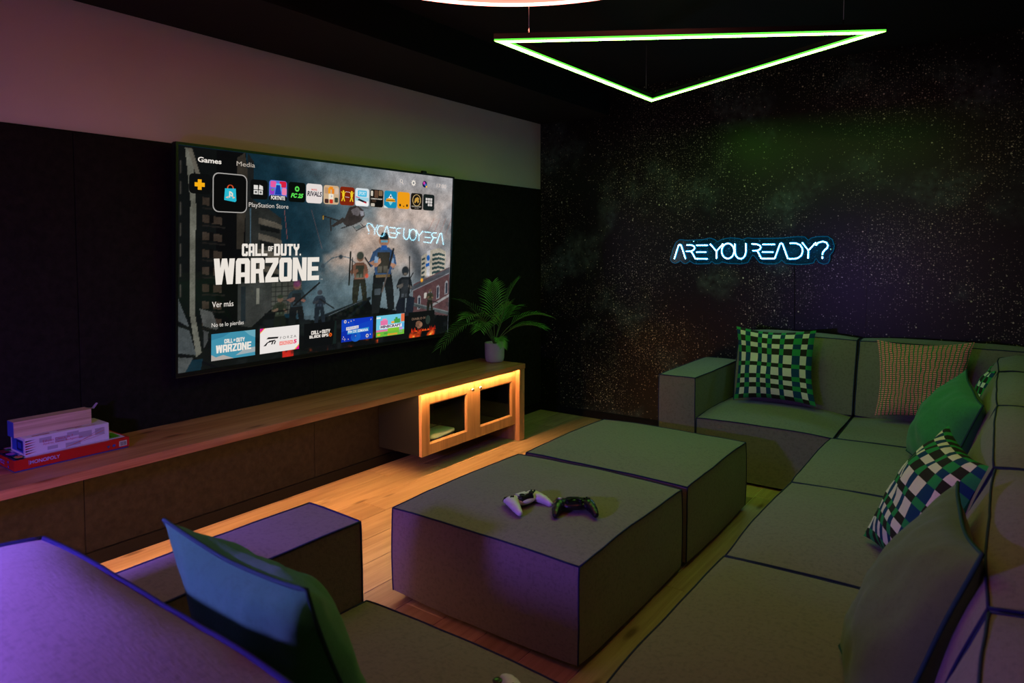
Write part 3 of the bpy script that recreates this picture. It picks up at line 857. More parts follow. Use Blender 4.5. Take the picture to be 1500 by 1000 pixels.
ell(*S1(0, .92), .016, .026, (40, 46, 50), 1, .15); pg([S1(-.06, .83), S1(.07, .83), S1(.07, .88), S1(-.06, .88)], (104, 96, 86)); seg(.797, .28, .793, .50, .005, (22, 24, 26)); seg(.795, .36, .812, .40, .004, (28, 30, 32))
S1, P1 = soldier(.90, .15, .15, (104, 82, 66), (54, 56, 42), (44, 46, 36), (34, 34, 28)); seg(*S1(-.2, .5), *S1(.7, .35), .003, (24, 24, 24))
S1, P1 = soldier(.676, .175, .475, (168, 124, 100), (52, 78, 112), (50, 48, 42), (26, 29, 31))
P1([(-.20, .70), (-.12, .68), (-.14, .62), (-.22, .62)], (126, 150, 176)); P1([(.16, .70), (.24, .66), (.24, .60), (.16, .62)], (120, 146, 176))
P1([(-.08, .77), (.08, .77), (.06, .83), (-.06, .83)], (44, 92, 162))
pg([S1(-.10, .895), S1(.10, .895), S1(.09, .95), S1(.05, .985), S1(-.05, .985), S1(-.09, .95)], (28, 34, 36)); pg([S1(-.08, .865), S1(.08, .865), S1(.08, .885), S1(-.08, .885)], (108, 172, 196))
P1([(-.17, .44), (.15, .44), (.15, .475), (-.17, .475)], (112, 92, 62)); P1([(-.2, .22), (-.06, .22), (-.05, .30), (-.2, .30)], (66, 74, 80))
seg(*S1(-.02, .26), *S1(.20, .70), .006, (92, 84, 80)); seg(*S1(.12, .55), *S1(.22, .78), .008, (32, 34, 38)); seg(*S1(-.42, .68), *S1(-.30, .58), .005, (24, 26, 28))
# helicopter
pg([(.505, .69), (.53, .775), (.56, .79), (.585, .765), (.592, .735), (.575, .70), (.54, .675), (.52, .67)], (54, 48, 46))
pg([(.535, .76), (.56, .78), (.575, .76), (.565, .73), (.545, .735)], (102, 96, 98)); pg([(.572, .76), (.586, .76), (.588, .735), (.575, .73)], (128, 128, 136))
pg([(.505, .72), (.52, .70), (.47, .665), (.462, .672)], (48, 44, 42)); seg(.43, .722, .49, .70, .004, (40, 38, 36)); seg(.458, .705, .462, .645, .004, (40, 36, 34))
seg(.432, .722, .432, .705, .003, (196, 146, 40)); seg(.545, .672, .558, .648, .0025, (34, 34, 36)); seg(.558, .648, .612, .69, .003, (40, 40, 42)); seg(.575, .69, .59, .668, .0025, (34, 34, 36)); seg(.50, .66, .53, .675, .003, (40, 38, 38)); pg([(.55, .668), (.57, .683), (.582, .67), (.56, .655)], (76, 92, 94), .7)
seg(.49, .80, .61, .775, .0018, (60, 56, 56), .7)
fine = rs.rand(NY, NX) * .5 + fbm(60, 36, 2) * .5
img *= (1 + (fine - .5) * .30 + (n3 - .5) * .28)[..., None]
img += ((n3 - .5) * 26)[..., None] * ss(img.mean(axis=2), 12, 80)[..., None]
img = np.clip(img, 3, 255)
lin = np.where(img / 255 <= 0.04045, img / 255 / 12.92, ((img / 255 + 0.055) / 1.055) ** 2.4)
SW0, SW1, SH0, SH1 = -TVW / 2 + BZ, TVW / 2 - BZ, 0.0205, TVH - BZ
gx = SW0 + U * (SW1 - SW0); gy = SH0 + V * (SH1 - SH0)
pts = np.stack([gx.ravel(), gy.ravel(), np.zeros(gx.size)], 1)
R3 = np.array(MT.to_3x3())
pts = pts @ R3.T
idx = np.arange(NX * NY).reshape(NY, NX)
quads = np.stack([idx[:-1, :-1].ravel(), idx[:-1, 1:].ravel(), idx[1:, 1:].ravel(), idx[1:, :-1].ravel()], 1)
me = bpy.data.meshes.new('screen')
me.vertices.add(len(pts)); me.vertices.foreach_set('co', pts.ravel())
me.loops.add(quads.size); me.loops.foreach_set('vertex_index', quads.ravel())
me.polygons.add(len(quads)); me.polygons.foreach_set('loop_start', np.arange(0, quads.size, 4)); me.polygons.foreach_set('loop_total', np.full(len(quads), 4))
me.update(); me.validate()
at = me.color_attributes.new('Col', 'FLOAT_COLOR', 'POINT')
at.data.foreach_set('color', np.concatenate([lin.reshape(-1, 3), np.ones((NX * NY, 1))], 1).ravel())
link('screen', me, M_['screen'], tv)

# menu graphics
G = Flat(); W_ = (240, 232, 222); K = (10, 12, 12)
L1, L2, L3, L4 = 1, 2, 3, 4
G.text('Games', .050, .934, .112, .957, W_, L3, bold=0.02); G.text('Media', .154, .935, .207, .956, (190, 180, 168), L3)
G.rrect(.028, .794, .086, .882, .010, K, L1, 1.77)
px, py = .055, .835
G.rect(px - .005, py - .023, px + .005, py + .023, (250, 176, 20), L2); G.rect(px - .013, py - .009, px + .013, py + .009, (250, 176, 20), L2)
G.rrect(.089, .717, .185, .896, .016, (168, 164, 160), L1, 1.77); G.rrect(.0915, .7215, .1825, .8915, .0145, (8, 9, 9), L2, 1.77)
G.poly([(.120, .774), (.122, .827), (.152, .829), (.154, .772), (.150, .767)], (40, 184, 208), L3)
for k in range(10):
    a, b_ = PI * k / 10, PI * (k + 1) / 10
    G.line((.137 + .008 * math.cos(a), .828 + .016 * math.sin(a)), (.137 + .008 * math.cos(b_), .828 + .016 * math.sin(b_)), .0035, (204, 78, 40), L3)
G.rect(.1335, .786, .1365, .815, (236, 224, 206), L4); G.poly([(.1365, .815), (.1365, .809), (.141, .803), (.141, .797), (.1365, .801), (.1365, .796), (.144, .793), (.1445, .805), (.141, .812)], (236, 224, 206), L4)
G.line((.125, .786), (.1335, .792), .003, (236, 190, 160), L4); G.line((.1395, .793), (.149, .787), .003, (236, 190, 160), L4); G.line((.125, .786), (.132, .784), .003, (236, 190, 160), L4); G.line((.143, .784), (.149, .787), .003, (236, 190, 160), L4)
G.rrect(.194, .787, .246, .880, .009, K, L1, 1.77)
for i, j in ((0, 0), (1, 0), (0, 1)):
    G.rect(.204 + .0145 * i, .810 + .0235 * j, .2165 + .0145 * i, .830 + .0235 * j, (226, 222, 216), L2)
G.poly([(.219, .835), (.232, .832), (.231, .850), (.221, .856)], (226, 222, 216), L2); G.rect(.207, .815, .2135, .825, (90, 90, 90), L3); G.rect(.2215, .815, .228, .825, (90, 90, 90), L3)
G.text('PlayStation Store', .190, .742, .312, .770, (214, 206, 198), L3)
x0s = [.2505, .312, .371, .432, .492, .551, .611, .671, .730, .791, .851]
for i, x in enumerate(x0s):
    bg = [(96, 120, 220), (8, 12, 10), (232, 222, 218), (206, 176, 140), (126, 36, 14), (214, 226, 232), (24, 20, 16), (20, 142, 184), (240, 158, 24), (26, 22, 18), (24, 32, 32)][i]
    G.rrect(x, .785, x + .056, .884, .008, bg, L1, 1.77)
x = .2505
for a in ((.004, .85, .022, .88, (232, 90, 160)), (.032, .852, .054, .882, (214, 30, 62)), (.002, .815, .016, .845, (150, 60, 190)), (.040, .815, .055, .85, (236, 130, 170)), (.020, .83, .038, .87, (80, 196, 240)), (.006, .832, .014, .842, (60, 170, 90))):
    G.rrect(x + a[0], a[1], x + a[2], a[3], .004, a[4], L2, 1.77)
G.poly([(x + .018, .815), (x + .038, .815), (x + .034, .862), (x + .022, .862)], (22, 60, 160), L3)
G.rrect(x, .785, x + .056, .812, .006, (14, 18, 22), L2, 1.77); G.text('FORTNITE', x + .006, .790, x + .050, .809, (244, 238, 230), L4, bold=.03)
x = .312
G.disc(x + .028, .851, .0075, .0135, (92, 220, 84), L2); G.disc(x + .028, .851, .0035, .006, (12, 50, 20), L3)
G.text('FC 25', x + .007, .806, x + .046, .829, (92, 226, 84), L3, bold=.05, slant=.004)
x = .371
G.text('MARVEL', x + .018, .850, x + .038, .859, (222, 60, 44), L2, bold=.02); G.text('RIVALS', x + .003, .820, x + .053, .846, (38, 36, 52), L3, bold=.03, slant=.002)
x = .432
for a in ((.02, .862, .034, .878, (238, 140, 30)), (.016, .84, .024, .872, (240, 158, 40)), (.03, .84, .038, .868, (236, 132, 30)), (.004, .84, .016, .872, (188, 150, 120)), (.018, .81, .036, .84, (244, 230, 206)), (.004, .79, .018, .812, (70, 40, 36)), (.022, .79, .034, .812, (206, 52, 30)), (.040, .796, .053, .822, (60, 70, 60)), (.026, .822, .031, .834, (40, 120, 190)), (.042, .84, .054, .872, (214, 190, 170))):
    G.rrect(x + a[0], a[1], x + a[2], a[3], .003, a[4], L2, 1.77)
x = .492
def fighter(cx, s):
    c = (244, 206, 40)
    G.disc(cx, .858, .0035, .0065, c, L2); G.poly([(cx - .004, .83), (cx + .004, .83), (cx + .005, .851), (cx - .005, .851)], c, L2)
    G.line((cx, .832), (cx - .006, .806), .0036, c, L2); G.line((cx, .832), (cx + .005, .806), .0036, c, L2); G.line((cx, .848), (cx - .009 * s, .856), .003, c, L2); G.line((cx, .848), (cx + .010 * s, .857), .003, c, L2)
fighter(x + .013, 1); fighter(x + .045, -1)
G.line((x + .021, .858), (x + .038, .856), .0022, (220, 214, 220), L3); G.line((x + .020, .830), (x + .036, .828), .0022, (220, 214, 220), L3)
x = .551
for a in ((.010, .838, .046, .872, (70, 190, 228)), (.003, .79, .053, .812, (244, 240, 238)), (.002, .815, .054, .834, (160, 210, 226))):
    G.rrect(x + a[0], a[1], x + a[2], a[3], .003, a[4], L2, 1.77)
G.text('SPORT', x + .014, .846, x + .042, .866, (214, 240, 248), L3, bold=.02); G.line((x + .002, .836), (x + .018, .829), .004, (206, 40, 110), L3); G.line((x + .012, .822), (x + .045, .806), .010, (24, 26, 34), L3); G.line((x + .034, .81), (x + .045, .802), .004, (226, 40, 60), L4)
x = .611
for a in ((.018, .838, .034, .88, (92, 66, 50)), (.036, .85, .052, .88, (126, 100, 72)), (.003, .846, .012, .876, (214, 206, 190)), (.004, .788, .020, .806, (196, 186, 170)), (.022, .79, .052, .826, (12, 12, 12)), (.008, .812, .026, .826, (60, 46, 36))):
    G.rrect(x + a[0], a[1], x + a[2], a[3], .003, a[4], L2, 1.77)
G.text('CRIMSON DESERT', x + .004, .828, x + .052, .835, (232, 224, 210), L3, bold=.02)
x = .671
G.poly([(x + .028, .868), (x + .034, .850), (x + .040, .842), (x + .016, .842), (x + .022, .850)], (236, 244, 244), L2); G.disc(x + .028, .851, .003, .006, (24, 40, 70), L3)
G.poly([(x + .006, .822), (x + .050, .822), (x + .046, .838), (x + .028, .842), (x + .010, .838)], (246, 168, 30), L3); G.line((x + .008, .829), (x + .048, .829), .004, (60, 44, 20), L4)
G.poly([(x + .018, .821), (x + .038, .821), (x + .028, .800)], (132, 214, 226), L2); G.poly([(x, .80), (x + .018, .785), (x, .785)], (214, 232, 232), L2)
x = .730
G.disc(x + .012, .806, .004, .008, (30, 26, 22), L2); G.disc(x + .044, .806, .004, .008, (30, 26, 22), L2)
G.poly([(x + .024, .803), (x + .033, .803), (x + .0285, .796)], (30, 26, 22), L2)
x = .791
for k in range(18):
    a, b_ = 2 * PI * k / 18, 2 * PI * (k + 1) / 18
    G.line((x + .028 + .019 * math.cos(a), .842 + .034 * math.sin(a)), (x + .028 + .019 * math.cos(b_), .842 + .034 * math.sin(b_)), .003, (206, 174, 116), L2)
G.poly([(x + .016, .828), (x + .020, .852), (x + .032, .862), (x + .042, .850), (x + .036, .846), (x + .040, .836), (x + .034, .824), (x + .028, .838), (x + .022, .824)], (196, 150, 64), L3)
G.text('MORTAL KOMBAT', x + .005, .800, x + .051, .808, (214, 206, 190), L3); G.text('ONLINE', x + .018, .790, x + .038, .796, (160, 150, 140), L3)
x = .851
for i in range(3):
    for j in range(3):
        if j == 0 and i == 0: continue
        G.rrect(x + .012 + .0115 * i, .812 + .0175 * j, x + .0215 + .0115 * i, .8265 + .0175 * j, .0015, (214, 208, 204), L2, 1.77)
# status icons
for k in range(12):
    a, b_ = 2 * PI * k / 12, 2 * PI * (k + 1) / 12
    G.line((.745 + .0055 * math.cos(a), .948 + .0098 * math.sin(a)), (.745 + .0055 * math.cos(b_), .948 + .0098 * math.sin(b_)), .0024, (226, 214, 204), L2)
G.line((.749, .940), (.754, .930), .003, (226, 214, 204), L2)
G.disc(.802, .944, .0085, .0150, (232, 224, 214), L2); G.disc(.802, .944, .0032, .006, (90, 100, 104), L3)
for k in range(8):
    a = 2 * PI * k / 8; G.disc(.802 + .0088 * math.cos(a), .944 + .0155 * math.sin(a), .0022, .004, (232, 224, 214), L2, 8)
G.disc(.856, .944, .0115, .0205, (24, 26, 74), L2); G.disc(.853, .950, .005, .009, (214, 60, 170), L3); G.disc(.860, .940, .004, .008, (60, 120, 200), L3); G.disc(.8645, .930, .0035, .006, (246, 190, 60), L4)
G.text('17:00', .917, .932, .966, .955, (222, 206, 196), L3)
G.block('CALL', .171, .515, .247, .574, W_, L3); G.block('OF', .2495, .538, .2655, .562, W_, L3, gap=.14); G.block('DUTY', .268, .515, .350, .574, W_, L3); G.rect(.3515, .515, .356, .524, W_, L3)
# title word: outlines follow the slanted first letters
G.block('WARZONE', .093, .385, .420, .505, W_, L3, gap=.07)
G.text('TM', .425, .385, .433, .391, (200, 196, 190), L3)
G.text('Ver más', .089, .281, .148, .307, W_, L3); G.text('No te lo pierdas', .088, .184, .178, .209, (226, 220, 212), L3)
cy0, cy1 = .033, .158
def card(x0, x1, c): G.rect(x0, cy0, x1, cy1, c, L1)
card(.0875, .213, (66, 146, 172))
G.poly([(.0875, .033), (.15, .033), (.12, .055), (.10, .048), (.0875, .062)], (176, 168, 162), L2); G.poly([(.155, .045), (.213, .05), (.213, .075), (.18, .070)], (160, 172, 176), L2)
G.poly([(.0875, .158), (.14, .158), (.12, .14), (.0875, .13)], (52, 128, 158), L2); G.poly([(.18, .158), (.213, .158), (.213, .12), (.195, .135)], (106, 168, 186), L2)
G.block('CALL', .123, .108, .147, .128, W_, L3); G.block('OF', .149, .114, .155, .124, W_, L3); G.block('DUTY', .157, .108, .181, .128, W_, L3); G.block('WARZONE', .100, .066, .201, .103, W_, L3, gap=.09)
card(.2275, .354, (238, 232, 228))
G.poly([(.2275, .158), (.2275, .138), (.240, .158)], (230, 16, 140), L2); G.poly([(.2275, .138), (.2275, .133), (.243, .158), (.240, .158)], (248, 196, 20), L2)
G.poly([(.354, .033), (.354, .054), (.341, .033)], (230, 16, 140), L2); G.poly([(.354, .054), (.354, .060), (.337, .033), (.341, .033)], (248, 196, 20), L2)
G.poly([(.247, .103), (.253, .112), (.286, .109), (.283, .101)], (24, 22, 24), L3); G.poly([(.238, .070), (.246, .070), (.252, .084), (.256, .084), (.258, .090), (.254, .090), (.256, .094), (.276, .096), (.274, .090), (.250, .088)], (24, 22, 24), L3)
for k in range(2): G.poly([(.262 + .008 * k, .074), (.266 + .008 * k, .074), (.270 + .008 * k, .090), (.266 + .008 * k, .090)], (24, 22, 24), L3)
G.text('F O R Z A', .291, .095, .344, .108, (60, 58, 60), L3); G.rect(.289, .064, .333, .083, (244, 110, 104), L2); G.text('HORIZON', .291, .066, .331, .081, (250, 226, 220), L3, bold=.02); G.text('5', .334, .064, .345, .085, (236, 40, 110), L3, bold=.05, slant=.002)
card(.371, .488, (13, 15, 16)); G.poly([(.475, .033), (.488, .033), (.488, .158), (.482, .158)], (22, 34, 32), L2)
G.block('CALL', .396, .097, .424, .117, W_, L3); G.block('OF', .426, .102, .433, .112, W_, L3); G.block('DUTY', .435, .097, .464, .117, W_, L3); G.block('BLACK OPS', .390, .078, .458, .093, W_, L3); G.disc(.466, .085, .0055, .010, (236, 96, 24), L3); G.block('6', .4635, .080, .4685, .090, (60, 20, 8), L4)
card(.508, .635, (18, 66, 190)); G.poly([(.508, .033), (.56, .033), (.57, .07), (.53, .10), (.508, .09)], (14, 46, 168), L2); G.poly([(.56, .12), (.635, .14), (.635, .158), (.55, .158)], (16, 54, 186), L2); G.disc(.565, .055, .02, .028, (24, 96, 196), L2)
G.poly([(.526, .096), (.526, .114), (.5755, .118), (.5755, .101)], (226, 222, 226), L3); G.text('JUEGOS DE', .5285, .100, .573, .113, (40, 66, 150), L4); G.poly([(.531, .073), (.531, .093), (.618, .101), (.618, .080)], (44, 146, 206), L3); G.text('FIN DE SEMANA', .534, .079, .615, .095, (240, 240, 244), L4, bold=.02)
for cx_, cy_, r_ in ((.522, .146, .005), (.612, .052, .006)):
    G.disc(cx_, cy_, r_, r_ * 1.8, (220, 206, 190), L2); G.disc(cx_, cy_, r_ * .5, r_ * .9, (18, 60, 180), L3)
for q in ((.535, .140), (.545, .146), (.556, .150), (.516, .062), (.535, .046), (.625, .058), (.564, .060), (.513, .052)): G.disc(q[0], q[1], .002, .0036, (226, 200, 180), L2, 6)
G.line((.516, .048), (.526, .048), .002, (226, 206, 190), L2); G.line((.521, .040), (.521, .056), .0014, (226, 206, 190), L2); G.poly([(.624, .150), (.624, .138), (.631, .144)], (180, 170, 180), L2)
card(.650, .776, (112, 200, 226))
for a in ((.650, .033, .776, .062, (110, 186, 60)), (.650, .062, .70, .074, (226, 120, 160)), (.70, .060, .755, .082, (132, 196, 48)), (.668, .095, .700, .128, (230, 116, 166)), (.676, .118, .694, .138, (238, 140, 180)), (.728, .105, .756, .130, (70, 160, 70)), (.734, .128, .744, .140, (60, 150, 64)), (.760, .11, .776, .157, (226, 110, 70)), (.716, .105, .730, .118, (240, 166, 60)), (.655, .04, .668, .052, (240, 170, 50)), (.70, .036, .745, .046, (240, 150, 50)), (.752, .045, .768, .075, (196, 150, 214)), (.755, .075, .776, .10, (90, 170, 226)), (.684, .045, .70, .055, (60, 150, 60)), (.65, .14, .668, .15, (226, 240, 244))):
    G.rect(*a, L2)
G.rect(.665, .079, .764, .100, (250, 246, 250), L3); G.text('MINECRAFT', .668, .082, .761, .099, (96, 86, 110), L4, bold=.06)
card(.795, .925, (16, 18, 18)); G.text('DIABLO IV', .812, .108, .880, .122, (140, 112, 92), L3)
for q in ((.845, .085, .014, .016, (118, 84, 64)), (.857, .075, .008, .016, (150, 108, 84)), (.838, .072, .008, .010, (104, 74, 58)), (.848, .060, .010, .008, (128, 92, 70)), (.892, .10, .012, .03, (40, 52, 46))): G.disc(*q[:4], q[4], L2, 9)
for k in range(16):
    xx = .815 + .0075 * k + random.uniform(-.002, .002); hh_ = random.uniform(.008, .030)
    G.poly([(xx - .005, .033), (xx + .005, .033), (xx + random.uniform(-.003, .003), .033 + hh_)], random.choice([(212, 50, 20), (230, 92, 24), (150, 30, 16)]), L2)
sw, sh = SW1 - SW0, SH1 - SH0
MG = MT @ Matrix.Translation((SW0, SH0, 0.0004)) @ Matrix.Diagonal((sw, sh, 0.0003, 1))
def part_of(F, keep):
    H = Flat(); 
    for f, c in zip(F.F, F.C):
        cx_ = sum(F.V[i][0] for i in f) / len(f); cy_ = sum(F.V[i][1] for i in f) / len(f)
        if keep(cx_, cy_):
            b = len(H.V); H.V += [F.V[i] for i in f]; H.F.append(tuple(range(b, b + len(f)))); H.C.append(c)
    return H
ics = [(.026, .088), (.0885, .1855), (.193, .247)] + [(x - .001, x + .0575) for x in x0s]
cds = [(.087, .2135), (.227, .3545), (.3705, .4885), (.507, .6355), (.649, .777), (.794, .95)]
def which(x, y):
    if y > .71 and y < .90:
        for i, (a, b) in enumerate(ics):
            if a <= x <= b and (i == 1 or y > .78): return 'i%d' % i
    if y < .162:
        for i, (a, b) in enumerate(cds):
            if a <= x <= b: return 'c%d' % i
    if .38 < y < .58 and x < .44: return 't'
    return 'm'
for key, nm in [('i%d' % i, 'app_icon') for i in range(len(ics))] + [('c%d' % i, 'menu_card') for i in range(6)] + [('t', 'title_lettering'), ('m', 'menu_text')]:
    H = part_of(G, lambda x, y: which(x, y) == key)
    if H.F: H.build(nm, M_['graphics'], tv, MG)

# ------------------------------------------------------------------ neon sign
SY = 4.505
sign = empty('neon_sign', (1.63, SY, 1.2), label='ice blue neon sign reading ARE YOU READY on a clear contour plate', cat='neon sign')
sb = Vector(sign.location)
OUT = [(1.112, 1.213), (1.128, 1.192), (1.149, 1.186), (1.169, 1.192), (1.187, 1.206), (1.205, 1.189), (1.227, 1.185), (1.257, 1.203), (1.28, 1.188), (1.31, 1.184), (1.393, 1.189), (1.408, 1.205), (1.427, 1.188), (1.46, 1.19), (1.475, 1.202), (1.517, 1.191), (1.601, 1.189), (1.646, 1.198), (1.671, 1.243), (1.686, 1.244), (1.722, 1.199), (1.762, 1.191), (1.823, 1.192), (1.845, 1.203), (1.857, 1.219), (1.879, 1.196), (1.951, 1.19), (2.009, 1.194), (2.045, 1.2), (2.061, 1.23), (2.078, 1.204), (2.106, 1.194), (2.13, 1.201), (2.14, 1.224), (2.138, 1.249), (2.156, 1.271), (2.163, 1.305), (2.151, 1.344), (2.126, 1.363), (2.07, 1.364), (2.03, 1.355), (2.014, 1.34), (1.993, 1.362), (1.947, 1.364), (1.855, 1.356), (1.786, 1.355), (1.679, 1.354), (1.643, 1.36), (1.607, 1.347), (1.589, 1.355), (1.533, 1.36), (1.477, 1.352), (1.444, 1.334), (1.425, 1.35), (1.391, 1.36), (1.342, 1.349), (1.243, 1.345), (1.178, 1.35), (1.152, 1.332), (1.132, 1.287)]
bm = bmesh.new()
prism(bm, OUT, 0.004, 0.009, to=lambda x, y, z: (x - sb.x, z, y - sb.z))
bmesh.ops.recalc_face_normals(bm, faces=bm.faces)
pl = obj('backing_plate', bm, M_['acrylic'], sign)
M_['edge'] = emit('painted_edge_glow', (0.0, 0.09, 0.17), 1.0)  # plate edge glow painted as emission, standing in for caught tube light
bm = bmesh.new(); tube(bm, [(x - sb.x, 0.0065, y - sb.z) for x, y in OUT], 0.0022, 5, closed=True)
obj('plate_edge', bm, M_['edge'], pl)
LET = [
 [[(1.146, 1.218), (1.176, 1.311), (1.185, 1.317), (1.195, 1.311), (1.227, 1.219)]],
 [[(1.234, 1.313), (1.269, 1.313), (1.286, 1.305), (1.292, 1.293), (1.284, 1.28), (1.267, 1.271), (1.232, 1.27)], [(1.267, 1.271), (1.297, 1.22)]],
 [[(1.297, 1.22), (1.381, 1.22)], [(1.304, 1.265), (1.371, 1.265)], [(1.304, 1.311), (1.38, 1.311)]],
 [[(1.398, 1.32), (1.442, 1.271), (1.485, 1.32)], [(1.442, 1.271), (1.443, 1.223)]],
 [[(1.518 + 0.041 * math.cos(t * PI / 12), 1.273 + 0.050 * math.sin(t * PI / 12)) for t in range(25)]],
 [[(1.564, 1.321), (1.565, 1.264), (1.572, 1.241), (1.586, 1.226), (1.602, 1.223), (1.618, 1.227), (1.631, 1.244), (1.636, 1.266), (1.635, 1.324)]],
 [[(1.673, 1.319), (1.707, 1.317), (1.723, 1.31), (1.731, 1.297), (1.725, 1.284), (1.709, 1.276), (1.679, 1.275)], [(1.709, 1.276), (1.735, 1.225)]],
 [[(1.741, 1.316), (1.817, 1.316)], [(1.741, 1.267), (1.809, 1.267)], [(1.74, 1.225), (1.817, 1.226)]],
 [[(1.818, 1.226), (1.848, 1.318), (1.856, 1.324), (1.864, 1.318), (1.898, 1.226)]],
 [[(1.908, 1.323), (1.944, 1.323), (1.969, 1.312), (1.982, 1.292), (1.984, 1.27), (1.977, 1.247), (1.958, 1.231), (1.938, 1.226), (1.904, 1.225)]],
 [[(1.981, 1.327), (2.018, 1.278), (2.061, 1.327)], [(2.018, 1.278), (2.017, 1.229)]],
 [[(2.061, 1.309), (2.074, 1.326), (2.099, 1.333), (2.121, 1.326), (2.129, 1.309), (2.125, 1.294), (2.109, 1.278), (2.101, 1.266), (2.099, 1.253)], [(2.099, 1.241), (2.099, 1.229)]]]
for i, L in enumerate(LET):
    bm = bmesh.new()
    for st in L: tube(bm, [(x - sb.x, -0.002, z - sb.z) for x, z in st], 0.0062, 8)
    lt = obj('letter', bm, M_['neon'], sign)
    for st in L:
        bm = bmesh.new(); tube(bm, [(x - sb.x, -0.0075, z - sb.z) for x, z in st], 0.0015, 6)
        obj('light_core', bm, M_['neon_core'], lt)
for x, z in ((1.15, 1.27), (1.605, 1.213), (2.146, 1.285), (1.28, 1.34)):
    bm = bmesh.new(); lathe(bm, [(0, 0), (0.006, 0), (0.006, 0.038), (0, 0.038)], n=12)
    bmesh.ops.rotate(bm, verts=bm.verts, matrix=Matrix.Rotation(-PI / 2, 3, 'X'))
    bmesh.ops.translate(bm, verts=bm.verts, vec=Vector((x, SY + 0.001, z)) - sb)
    obj('standoff', bm, M_['steel'], sign, smooth=False)
bm = bmesh.new(); tube(bm, [Vector(p) - sb for p in ((1.928, SY + .004, 1.226), (1.928, SY + .02, 1.19), (1.93, SY + .036, 1.10), (1.935, SY + .036, 0.78))], 0.0018, 6)
obj('power_cord', bm, M_['black_plastic'], sign)

# ------------------------------------------------------------------ lamps
def lamp_mats(c, p):
    return emit('tube_light', c, p)
def poly_lamp(name, corners, zb, wdt, hgt, c, p, label, side=0.06):
    cx = sum(q[0] for q in corners) / len(corners); cy_ = sum(q[1] for q in corners) / len(corners)
    t = empty(name, (cx, cy_, zb), label=label, cat='pendant lamp')
    n = len(corners)
    def inset(d):
        out = []
        for i in range(n):
            p0, p1, p2 = (Vector(corners[(i + k) % n]) for k in (-1, 0, 1))
            e1 = (p1 - p0).normalized(); e2 = (p2 - p1).normalized()
            n1 = Vector((-e1.y, e1.x)); n2 = Vector((-e2.y, e2.x))
            if n1.dot(Vector((cx, cy_)) - p1) < 0: n1, n2 = -n1, -n2
            m = (n1 + n2); m = m / (m.dot(n1))
            out.append(p1 + m * d)
        return out
    def ring(bm, d0, d1, z0, z1, faces='btio'):
        A, B = inset(d0), inset(d1)
        vs = {}
        for k, P in (('o', A), ('i', B)):
            for z, zn in ((z0, 'b'), (z1, 't')):
                vs[k + zn] = [bm.verts.new((q.x - cx, q.y - cy_, z - zb)) for q in P]
        for i in range(n):
            j = (i + 1) % n
            if 'b' in faces: bm.faces.new((vs['ob'][i], vs['ib'][i], vs['ib'][j], vs['ob'][j]))
            if 't' in faces: bm.faces.new((vs['ot'][i], vs['ot'][j], vs['it'][j], vs['it'][i]))
            if 'o' in faces: bm.faces.new((vs['ob'][i], vs['ob'][j], vs['ot'][j], vs['ot'][i]))
            if 'i' in faces: bm.faces.new((vs['ib'][i], vs['it'][i], vs['it'][j], vs['ib'][j]))
    bm = bmesh.new(); ring(bm, -0.001, wdt + 0.001, zb + hgt, zb + hgt + 0.022)
    obj('housing', bm, M_['housing'], t)
    bm = bmesh.new(); ring(bm, 0.0, wdt, zb, zb + hgt, 'b')
    df = obj('diffuser', bm, emit(name + '_light', c, p), t)
    bm = bmesh.new(); ring(bm, 0.0, wdt, zb + 0.0002, zb + hgt, 'oi')
    obj('diffuser_side', bm, emit(name + '_side_light', (c[0] * .4, c[1], c[2] * .6), p * side), df)
    return t
TZ = 2.15
T3 = [(1.263, 2.286), (1.296, 3.765), (2.597, 3.091)]
tri = poly_lamp('triangle_lamp', T3, TZ, 0.031, 0.008, GREEN, P_GREEN, 'green glowing triangular pendant lamp hanging before the star mural')
def hang(t, x, y, z0):
    b = Vector(t.location)
    bm = bmesh.new(); tube(bm, [Vector((x, y, z0)) - b, Vector((x, y, ZC)) - b], 0.0012, 6)
    k = obj('suspension_cable', bm, M_['cable'], t)
    bm = bmesh.new(); lathe(bm, [(0.0028, 0), (0.0028, 0.022), (0, 0.022)], (x - b.x, y - b.y, z0 - b.z), n=10)
    obj('cable_grip', bm, M_['steel'], k)
hang(tri, 1.378, 2.372, TZ + 0.03); hang(tri, 2.455, 3.015, TZ + 0.03); hang(tri, 1.31, 3.66, TZ + 0.032)
RC, RR, RZ = (1.83, 1.62), 0.872, 2.29
ring = empty('ring_lamp', (RC[0], RC[1], RZ), label='large red orange glowing ring lamp at the top edge of the view', cat='pendant lamp')
def annulus(bm, r0, r1, z0, z1, faces, n=96):
    R = {}
    for k, r in (('i', r0), ('o', r1)):
        for z, zn in ((z0, 'b'), (z1, 't')):
            R[k + zn] = [bm.verts.new((r * math.cos(2 * PI * a / n), r * math.sin(2 * PI * a / n), z)) for a in range(n)]
    for a in range(n):
        b_ = (a + 1) % n
        if 'b' in faces: bm.faces.new((R['ib'][a], R['ib'][b_], R['ob'][b_], R['ob'][a]))
        if 't' in faces: bm.faces.new((R['it'][a], R['ot'][a], R['ot'][b_], R['it'][b_]))
        if 'o' in faces: bm.faces.new((R['ob'][a], R['ob'][b_], R['ot'][b_], R['ot'][a]))
        if 'i' in faces: bm.faces.new((R['ib'][a], R['it'][a], R['it'][b_], R['ib'][b_]))
bm = bmesh.new(); annulus(bm, RR - 0.041, RR + 0.001, 0.012, 0.036, 'btio'); obj('housing', bm, M_['housing'], ring)
bm = bmesh.new(); annulus(bm, RR - 0.040, RR, 0.0, 0.012, 'b'); rd = obj('diffuser', bm, emit('ring_light', RED, P_RED), ring)
